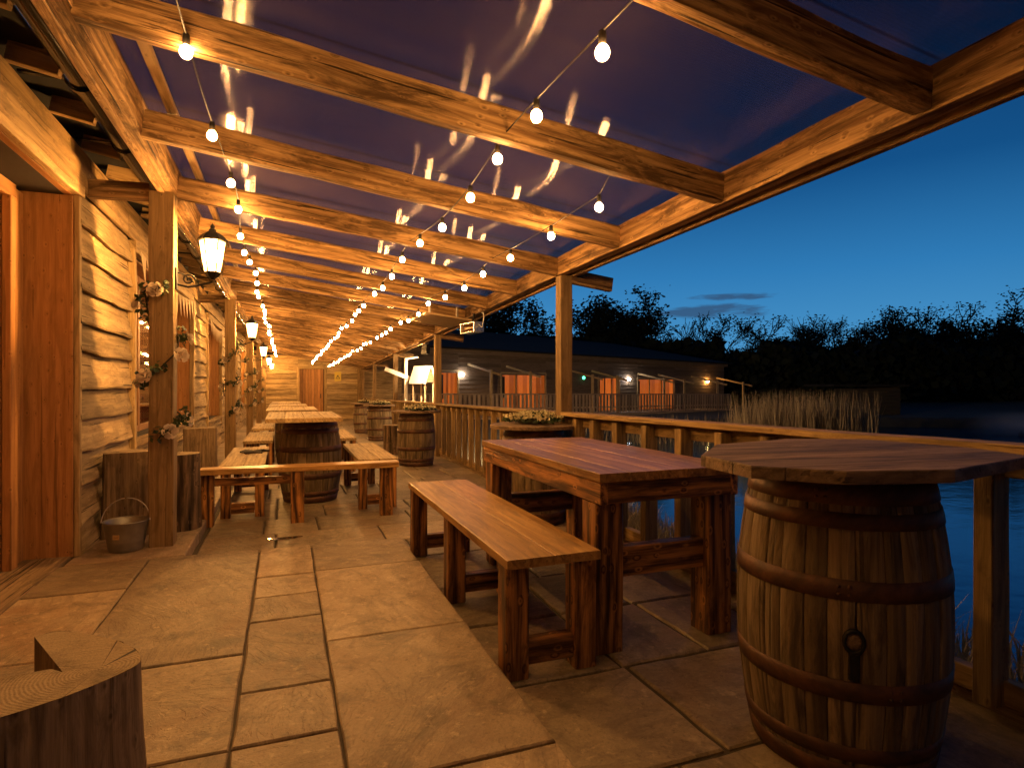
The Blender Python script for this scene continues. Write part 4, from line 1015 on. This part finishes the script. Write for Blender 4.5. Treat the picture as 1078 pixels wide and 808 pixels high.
# lamps on the lodge
def wall_lamp(t, z, mat, label, off=.14):
    p = lp_(t, off, z); q = thing('wall_lamp', tuple(p), label, 'lamp')
    part('lamp', mat, q, lambda mb: mb.ball(p, .075, 10, 7))
    part('bracket', M['black'], q, lambda mb: (mb.board(p - nrm * .13 - V((0, 0, .12)), p - nrm * .11 + V((0, 0, .02)), .06, .03, nrm), mb.tube([p - nrm * .12 - V((0, 0, .1)), p - nrm * .03 - V((0, 0, .13)), p - V((0, 0, .07))], .012)))
wall_lamp(3.35, 1.72, M['coldlamp'], 'cold white wall lamp on the lodge beside the first orange door')
wall_lamp(15.9, 1.55, M['coldlamp'], 'cold white wall lamp between the two far orange windows of the lodge')
wall_lamp(24.3, 1.42, M['warmlamp'], 'warm yellow wall lamp at the far right end of the lodge')
p = lp_(11.9, .12, 1.62); q = thing('exit_sign', tuple(p), 'small round green lamp glowing on the lodge wall behind the first railing post', 'lamp')
part('lens', M['exit'], q, lambda mb: mb.ball(p, .10, 10, 7, (1, .6, 1))); part('case', M['black'], q, lambda mb: mb.board(p - nrm * .07 - V((0, 0, .1)), p - nrm * .07 + V((0, 0, .1)), .2, .05, nrm))
# porch frames: an outer post with a bar falling from the wall
fr_l = [(4.61, 'first porch frame'), (7.07, 'second porch frame'), (11.5, 'third porch frame'), (13.5, 'fourth porch frame'), (17.7, 'fifth porch frame'), (19.7, 'sixth porch frame'), (23.3, 'seventh porch frame'), (26.4, 'eighth porch frame')]
ordn = ['in front of the first orange door', 'over the left orange window', 'next to the green lamp', 'right of the green lamp', 'left of the far windows', 'over the far windows', 'beside the warm lamp', 'at the far right corner of the lodge deck']
for (t, _), w in zip(fr_l, ordn):
    a = lp_(t - 1.0, 2.25, 0); zt = 2.08 - .026 * t
    q = thing('porch_frame', (a.x, a.y, ldrop(t)), 'post and sloping bar porch frame ' + w, 'porch frame', 'porch frames along the lodge deck')
    part('post', M['white_wood'] if 'white_wood' in M else M['paletop'], q, lambda mb: mb.board(V((a.x, a.y, ldrop(t))), V((a.x, a.y, zt)), .11, .11, (0, 1, 0)))
    w0 = lp_(t - 1.0, .1, zt + .30); w1 = lp_(t - 1.0, 2.9, zt - .28)
    part('bar', M['paletop'], q, lambda mb: mb.board(w0 + u * .09, w1 + u * .09, .06, .11))
# picket fence on the deck edge
FN = thing('picket_fence', tuple(lp_(10, 2.3)), 'dark picket fence along the edge of the lodge deck across the water', 'fence')
def ftop(t): return .80 - .0105 * t
FE = 23.6
part('rail', M['picket'], FN, lambda mb: (mb.board(lp_(-1.5, 2.33, ftop(-1.5)), lp_(FE, 2.33, ftop(FE)), .09, .06), mb.board(lp_(-1.5, 2.33, ftop(-1) - .72), lp_(FE, 2.33, ftop(FE) - .72), .05, .08)))
np_ = 96
for k in range(np_):
    t = -1.4 + (FE + 1.4) * k / (np_ - 1)
    part('picket', M['picket'], FN, lambda mb: mb.board(lp_(t, 2.40, ftop(t) - 1.02), lp_(t + R.uniform(-.02, .02), 2.40, ftop(t) - .035), .14, .03, nrm))

# bird table and white post on the bank
bt = thing('bird_table', (3.09, 14.1, -.15), 'small wooden bird table with a pale shingled pitched roof beyond the railing', 'bird table', rz=rad(38))
def shing(mb):
    for k in range(6):
        u0 = k / 6
        mb.board(V((2.70 + .36 * u0, 13.6, 1.30 + .40 * u0)), V((2.70 + .36 * u0, 14.6, 1.30 + .40 * u0)), .115, .012, V((-.82, 0, .60)))
        mb.board(V((3.48 - .36 * u0, 13.6, 1.30 + .40 * u0)), V((3.48 - .36 * u0, 14.6, 1.30 + .40 * u0)), .115, .012, V((.82, 0, .60)))
part('roof', M['shingle'], bt, shing)
part('gable', M['lodge'], bt, lambda mb: mb.add([(2.74, 13.68, 1.29), (3.44, 13.68, 1.29), (3.09, 13.68, 1.67), (2.74, 13.72, 1.29), (3.44, 13.72, 1.29), (3.09, 13.72, 1.67)], [(0, 1, 2), (5, 4, 3), (0, 3, 4, 1), (1, 4, 5, 2), (2, 5, 3, 0)]))
for x_ in (2.80, 3.38):
    for y_ in (13.75, 14.45): part('leg', M['picket'], bt, lambda mb: mb.board((x_, y_, -.7), (x_, y_, 1.33), .055, .055, (0, 1, 0)))
part('floor', M['picket'], bt, lambda mb: mb.box(2.72, 3.46, 13.65, 14.55, .70, .74))
bt.scale = (.52, .52, 1)
wp = thing('lamp_post', (2.83, 14.9, -.3), 'slim white post with a slanting white arm standing behind the bird table', 'post')
part('post', M['white'], wp, lambda mb: mb.board((2.83, 14.9, -.6), (2.83, 14.9, 1.85), .07, .07, (0, 1, 0)))
part('arm', M['white'], wp, lambda mb: mb.board((2.30, 14.8, 1.62), (2.98, 14.85, 1.36), .06, .10))
part('head', M['white'], wp, lambda mb: mb.board((2.80, 14.88, 1.86), (3.12, 14.88, 1.92), .14, .04))

# ================================================================== LANDSCAPE
def lake_e(x, y): return math.hypot((x - 21) / 16.7, (y - 4) / 19.0)
def terr(x, y):
    e = lake_e(x, y); s_ = min(1, max(0, (e - .965) / .075)); s_ = s_ * s_ * (3 - 2 * s_)
    z = -1.5 + 1.05 * s_ + .12 * noise.noise(V((x * .13, y * .13, 0))) * s_
    if e > 1.3: z += min(1.2, (e - 1.3) * .35)
    if -6 < x < 3.2 and y > -8: z = min(z, -.62)
    if y > 27 and x < 36: z = min(z, -.55)
    return z
mb = MB()
def axis_pts(lo, hi, c0, c1, fine, n): 
    a = [lo + (c0 - lo) * (1 - (1 - k / n) ** 2) for k in range(n)] ; m = int((c1 - c0) / fine); b = [c0 + (c1 - c0) * k / m for k in range(m)]; d = [c1 + (hi - c1) * (k / n) ** 2 for k in range(n + 1)]
    return a + b + d
xs_ = axis_pts(-400, 500, -4, 42, .6, 14); ys_ = axis_pts(-400, 600, -20, 40, .7, 14)
vs = [V((x, y, terr(x, y))) for y in ys_ for x in xs_]; nx = len(xs_)
mb.add(vs, [(j * nx + i, j * nx + i + 1, (j + 1) * nx + i + 1, (j + 1) * nx + i) for j in range(len(ys_) - 1) for i in range(nx - 1)], vs, .5, True)
struct(mb.build('ground', M['earth']))
mb = MB(); pts = [V((21 + 17.1 * math.cos(k / 96 * 6.2832), 4 + 19.5 * math.sin(k / 96 * 6.2832), -.9)) for k in range(96)]
mb.add(pts, [tuple(range(96))], pts, .5); struct(mb.build('lake', M['water']))

def blades(mb, n, fx, hmin, hmax, w, lean=.25, seed=1):
    st = random.Random(seed)
    for _ in range(n):
        x, y, z = fx(st); h = st.uniform(hmin, hmax); a = st.random() * 6.28; l = st.gauss(0, lean) * h; d = V((math.cos(a), math.sin(a), 0)); sd = V((-math.sin(a), math.cos(a), 0)) * w * st.uniform(.6, 1.3)
        p0 = V((x, y, z)); p1 = p0 + V((0, 0, h * .6)) + d * l * .4; p2 = p0 + V((0, 0, h)) + d * l
        vs = [p0 - sd, p0 + sd, p1 + sd * .8, p1 - sd * .8, p2]; mb.add(vs, [(0, 1, 2, 3), (3, 2, 4)], vs, st.random())
def cam_pt(px, d):
    l = (px - 539) / 630 * d; return .3551 * d + .9348 * l, .9348 * d - .3551 * l
def reed_pos(st):
    while True:
        px = st.gauss(845, 42); 
        if 768 < px < 925: break
    d = st.uniform(17.5, 21.5); x, y = cam_pt(px, d); return x, y, -1.0
mb = MB(); blades(mb, 2600, reed_pos, 1.2, 2.15, .014, .13, 5)
tag(mb.build('reed_bed', M['reed']), 'clump of pale dry reeds standing in the lake in front of the lodge', 'reeds', kind='stuff')
def reed2(st):
    x, y = cam_pt(st.uniform(560, 800), st.uniform(21, 27)); return x, y, -1.0
mb = MB(); blades(mb, 900, reed2, .5, 1.1, .02, .2, 6)
tag(mb.build('shore_grass', M['reed']), 'low dry grass along the water below the lodge deck', 'grass', kind='stuff')
def gpos(st):
    y = st.uniform(.3, 10); x = 2.85 + 1.55 * st.random() ** .7; return x, y, terr(x, y) - .02
mb = MB(); blades(mb, 9500, gpos, .12, .40, .006, .55, 8)
tag(mb.build('bank_grass', M['grass']), 'tangled dry grass on the bank just outside the railing', 'grass', kind='stuff')

# ---- trees
def grow(st, h, spread, levels=4, bare=False):
    br, tips = [], []
    def rec(p, d, L, r, lev):
        pts = [p]; q = p; dd = d; n = 4
        for i in range(n):
            dd = (dd + V((st.gauss(0, .13), st.gauss(0, .13), st.gauss(.04, .08)))).normalized(); q = q + dd * L / n; pts.append(q)
        br.append((pts, [r * (1 - .45 * i / n) for i in range(n + 1)], lev))
        if lev == 0: tips.append((q, dd, pts)); return
        k = st.choice([3, 4]) if lev > 1 else st.choice([3, 4, 5])
        for _ in range(k):
            t = st.uniform(.35, 1); b = pts[min(n, max(1, int(t * n + .5)))]
            a = st.random() * 6.28; s_ = spread * st.uniform(.5, 1.1); nd = (dd + V((math.cos(a) * s_, math.sin(a) * s_, st.uniform(-.05, .35)))).normalized()
            rec(b, nd, L * st.uniform(.55, .8), r * .52, lev - 1)
    rec(V((0, 0, -.3)), V((0, 0, 1)), h * .38, h * .020, levels)
    zmax = max(p[0].z for p in tips); sc = h / zmax
    return [([p * sc for p in pts], rr, lev) for pts, rr, lev in br], [(p * sc, d, [k * sc for k in pts]) for p, d, pts in tips]
def tree_kind(seed, h, spread, leaves, lsz, low, label_):
    st = random.Random(seed); br, tips = grow(st, h, spread)
    t = thing('tree', (0, 0, 0), label_, 'tree', 'trees behind the lake and lodge')
    b = MB()
    for pts, rr, lev in br:
        if lev >= 2: b.tube(pts, rr, 6, False)
    b.build('trunk', M['trunk'], t, False)
    b = MB()
    for pts, rr, lev in br:
        if lev < 2: b.tube(pts, [max(.030, x) for x in rr], 3, False)
    if leaves:
        for p, d, pts in tips:
            for _ in range(leaves): b.leafquad(p + (pts[st.randrange(len(pts))] - p) * st.random() + V((st.gauss(0, .26), st.gauss(0, .26), st.gauss(0, .24))), st.uniform(.5, 1.2) * lsz, asp=.7)
        for _ in range(low):
            a = st.random() * 6.28; z = st.uniform(.2, h * .6); q = h * .30 * math.sqrt(st.random()); b.leafquad((q * math.cos(a), q * math.sin(a), z), lsz * 2.6, asp=.8)
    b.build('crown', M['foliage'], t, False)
    return t
K = {'dense': tree_kind(1, 10, .75, 26, .27, 2200, ''), 'dense2': tree_kind(2, 10, .85, 22, .27, 1900, ''), 'open': tree_kind(3, 10, .8, 16, .22, 900, ''), 'bare': tree_kind(4, 10, .55, 0, .3, 0, ''), 'bare2': tree_kind(8, 10, .6, 0, .3, 0, '')}
used = set()
plan = [(512, 322, 52, 'dense', 'dense dark tree above the lodge roof, leftmost of the row beyond the beam'), (547, 309, 54, 'dense2', 'dense dark tree above the lodge roof just left of the first railing post'),
 (612, 314, 55, 'dense', 'dense dark tree just right of the first railing post'), (640, 313, 56, 'dense2', 'tall dense dark tree above the middle of the lodge roof'), (667, 328, 55, 'dense', 'shorter dense tree above the middle of the lodge, left of the bare trees'),
 (690, 334, 56, 'open', 'thin leaved tree at the right edge of the dense trees above the lodge'), (714, 333, 57, 'bare', 'tall leafless tree above the right part of the lodge roof'), (738, 342, 58, 'bare2', 'small leafless tree above the right hip of the lodge roof'), (765, 346, 60, 'bare', 'leafless tree just right of the lodge end'),
 (794, 334, 55, 'open', 'thin leaved tree right of the lodge, highest above the reeds'), (818, 338, 56, 'open', 'lower thin leaved tree just right of the tallest one above the reeds'), (858, 338, 60, 'bare2', 'leafless tree rising in the dip of the far treeline'), (884, 331, 60, 'bare', 'leafless tree left of the round dense tree on the far bank'),
 (922, 331, 58, 'dense', 'round dense tree in the middle of the far bank'), (952, 342, 57, 'dense2', 'low dense tree right of the round one on the far bank'), (976, 339, 56, 'dense', 'dense tree in the gap before the two tallest trees at right'), (1010, 321, 56, 'open', 'tall thin leaved tree, left of the tallest pair at right'), (1047, 315, 55, 'open', 'tallest thin leaved tree near the right edge'), (1082, 330, 56, 'dense2', 'dense tree cut by the right edge of the view'),
 (838, 352, 53, 'dense2', 'low dense tree left of the dip in the far treeline'), (900, 342, 54, 'dense', 'low dense tree just left of the round one on the far bank'), (990, 345, 52, 'dense', 'low dense tree in front of the tall ones at right'), (1030, 332, 58, 'dense2', 'dense tree between the two tallest trees at right'), (806, 352, 52, 'dense', 'low dense tree beside the lodge, under the thin leaved ones')]
for i, (px, ty, d, k, lab) in enumerate(plan):
    x, y = cam_pt(px, d); top = 1.25 + (404 - ty) / 630 * d; s_ = (top + .6) / 10
    src = K[k]
    o = src if k not in used else copy_tree(src)
    used.add(k); o.location = (x, y, -.6); w = s_ * (1.1 if 'bare' in k else 1.5); o.scale = (w, w, s_); o.rotation_euler = (0, 0, i * 1.7); o['label'] = lab
def wood_pos(st):
    px = st.uniform(745, 1240); d = st.uniform(46, 60); x, y = cam_pt(px, d)
    h = (4.1 + 1.6 * noise.noise(V((px * .012, 0, 0))) + .5 * noise.noise(V((px * .06, 1, 0))) + (d - 46) * .10) if px > 800 else 3.6
    return V((x, y, -.9 + (h + .9) * (st.random() ** .8)))
st = random.Random(12); mb = MB()
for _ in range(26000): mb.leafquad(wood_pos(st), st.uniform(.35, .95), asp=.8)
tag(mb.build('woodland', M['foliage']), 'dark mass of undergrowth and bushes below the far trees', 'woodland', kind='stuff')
st = random.Random(13); mb = MB()
for _ in range(7000):
    x, y = cam_pt(st.uniform(430, 760), st.uniform(49, 56)); mb.leafquad((x, y, st.uniform(-.5, 4.8)), st.uniform(.7, 1.3), asp=.8)
tag(mb.build('woodland', M['foliage']), 'dark mass of undergrowth behind the lodge roof', 'woodland', kind='stuff')
# dim hut on the far bank
x, y = cam_pt(915, 33); hut = thing('hut', (x, y, -.5), 'dim low timber hut on the far bank behind the reeds', 'hut')
hd = V((.9348, -.3551, 0)); hb = V((.3551, .9348, 0)); c = V((x, y, 0))
part('wall', M['trunk'], hut, lambda mb: [mb.board(c + hd * -1.9 + V((0, 0, -.7 + .2 * k)), c + hd * 1.7 + V((0, 0, -.7 + .2 * k)), .08, .19) for k in range(9)])
part('side_wall', M['trunk'], hut, lambda mb: mb.board(c + hd * 1.7 + hb * .05 + V((0, 0, .2)), c + hd * 1.7 + hb * 3 + V((0, 0, .2)), .08, 1.8))
part('roof', M['roof'], hut, lambda mb: mb.board(c + hd * -2.1 + hb * 1.4 + V((0, 0, 1.17)), c + hd * 2.0 + hb * 1.4 + V((0, 0, 1.17)), 3.4, .12))
# spray of the lake fountain
x, y = cam_pt(1075, 25)
fo = thing('fountain_spray', (x, y, -.85), 'pale mist of a fountain drifting over the lake at the right edge', 'fountain')
b = MB(); b.ball((0, 0, .35), 1.0, 24, 16, (3.0, 2.0, .75)); 
m, nt, out = new_mat('spray_mist')
tc = N(nt, 'ShaderNodeTexCoord').outputs['Object']
gr_ = N(nt, 'ShaderNodeTexGradient', gradient_type='QUADRATIC_SPHERE'); mp = N(nt, 'ShaderNodeMapping'); mp.inputs['Location'].default_value = (0, 0, -.35 / .75); mp.inputs['Scale'].default_value = (1 / 3.0, 1 / 2.0, 1 / .75); lk(nt, tc, mp.inputs[0]); lk(nt, mp.outputs[0], gr_.inputs[0])
vs_ = N(nt, 'ShaderNodeVolumeScatter'); vs_.inputs[0].default_value = (.9, .93, 1, 1); lk(nt, math_(nt, 'MULTIPLY', gr_.outputs['Fac'], .55), vs_.inputs['Density']); lk(nt, vs_.outputs[0], out.inputs['Volume'])
b.build('mist', m, fo, False)
b = MB(); b.lathe([(.12, -.1), (.10, .05), (.03, .08), (.03, .16)], 12); b.build('nozzle', M['black'], fo, False)

# ================================================================== SKY, CAMERA, RENDER
W_ = bpy.data.worlds.new('World'); S.world = W_; W_.use_nodes = True
nt = W_.node_tree; nt.nodes.clear(); out = N(nt, 'ShaderNodeOutputWorld'); bg = N(nt, 'ShaderNodeBackground')
sky = N(nt, 'ShaderNodeTexSky', sky_type='NISHITA'); sky.sun_disc = False
sky.sun_elevation = rad(-3.5); sky.sun_rotation = rad(25); sky.altitude = 50; sky.ozone_density = 4; sky.dust_density = .5
tc = N(nt, 'ShaderNodeTexCoord').outputs['Generated']
sep = N(nt, 'ShaderNodeSeparateXYZ'); lk(nt, tc, sep.inputs[0])
grad = ramp(nt, sep.outputs[2], [(0.0, (.085, .32, .56)), (.05, (.062, .28, .55)), (.17, (.026, .185, .44)), (.30, (.006, .078, .235)), (.50, (.003, .034, .125)), (1.0, (.003, .014, .06))])
vm = N(nt, 'ShaderNodeVectorMath', operation='DOT_PRODUCT'); lk(nt, tc, vm.inputs[0]); vm.inputs[1].default_value = (.55, .83, 0)
side = ramp(nt, math_(nt, 'ADD', math_(nt, 'MULTIPLY', vm.outputs['Value'], .5), .5), [(.25, .10), (.75, .75), (.95, 1.0)])
grad = mixc(nt, grad, side, 1.0, 'MULTIPLY')
# thin dark clouds low over the treeline
az = math_(nt, 'ARCTAN2', sep.outputs[0], sep.outputs[1])
cn = noise_(nt, mapping(nt, tc, (9, 9, 60)), 1.6, 6, .62)
def cloud(a0, e0, wa, we):
    a = math_(nt, 'DIVIDE', math_(nt, 'SUBTRACT', az, a0), wa); e = math_(nt, 'DIVIDE', math_(nt, 'SUBTRACT', sep.outputs[2], e0), we)
    m = math_(nt, 'SUBTRACT', 1.0, math_(nt, 'ADD', math_(nt, 'MULTIPLY', a, a), math_(nt, 'MULTIPLY', e, e)))
    return ramp(nt, math_(nt, 'ADD', math_(nt, 'MULTIPLY', m, .35), cn), [(.60, 0), (.80, 1)])
cm = math_(nt, 'MAXIMUM', math_(nt, 'MAXIMUM', cloud(.685, .114, .10, .014), cloud(.715, .135, .07, .007)), cloud(.69, .045, .16, .012))
col = mixc(nt, grad, (.030, .060, .125), math_(nt, 'MULTIPLY', cm, .75))
mx = N(nt, 'ShaderNodeMix', data_type='RGBA', blend_type='ADD'); mx.inputs[0].default_value = .03
lk(nt, col, mx.inputs[6]); lk(nt, sky.outputs[0], mx.inputs[7])
lk(nt, mx.outputs[2], bg.inputs[0]); bg.inputs[1].default_value = .95
lk(nt, bg.outputs[0], out.inputs[0])

cam = bpy.data.cameras.new('camera'); co = bpy.data.objects.new('camera', cam); COL.objects.link(co); S.camera = co
cam.sensor_width = 36; cam.lens = 630 / 1078 * 36; cam.clip_end = 2000; cam.clip_start = .02
co.location = (0, 0, 1.25); co.rotation_euler = (rad(90), 0, rad(-20.8))
S.view_settings.view_transform = 'Standard'; S.view_settings.look = 'None'; S.view_settings.exposure = .15; S.view_settings.gamma = 1
S.cycles.use_denoising = True; S.cycles.max_bounces = 6; S.cycles.transparent_max_bounces = 16; S.cycles.sample_clamp_indirect = 4.0
S.cycles.diffuse_bounces = 4; S.cycles.glossy_bounces = 3; S.cycles.volume_bounces = 0; S.cycles.use_light_tree = True
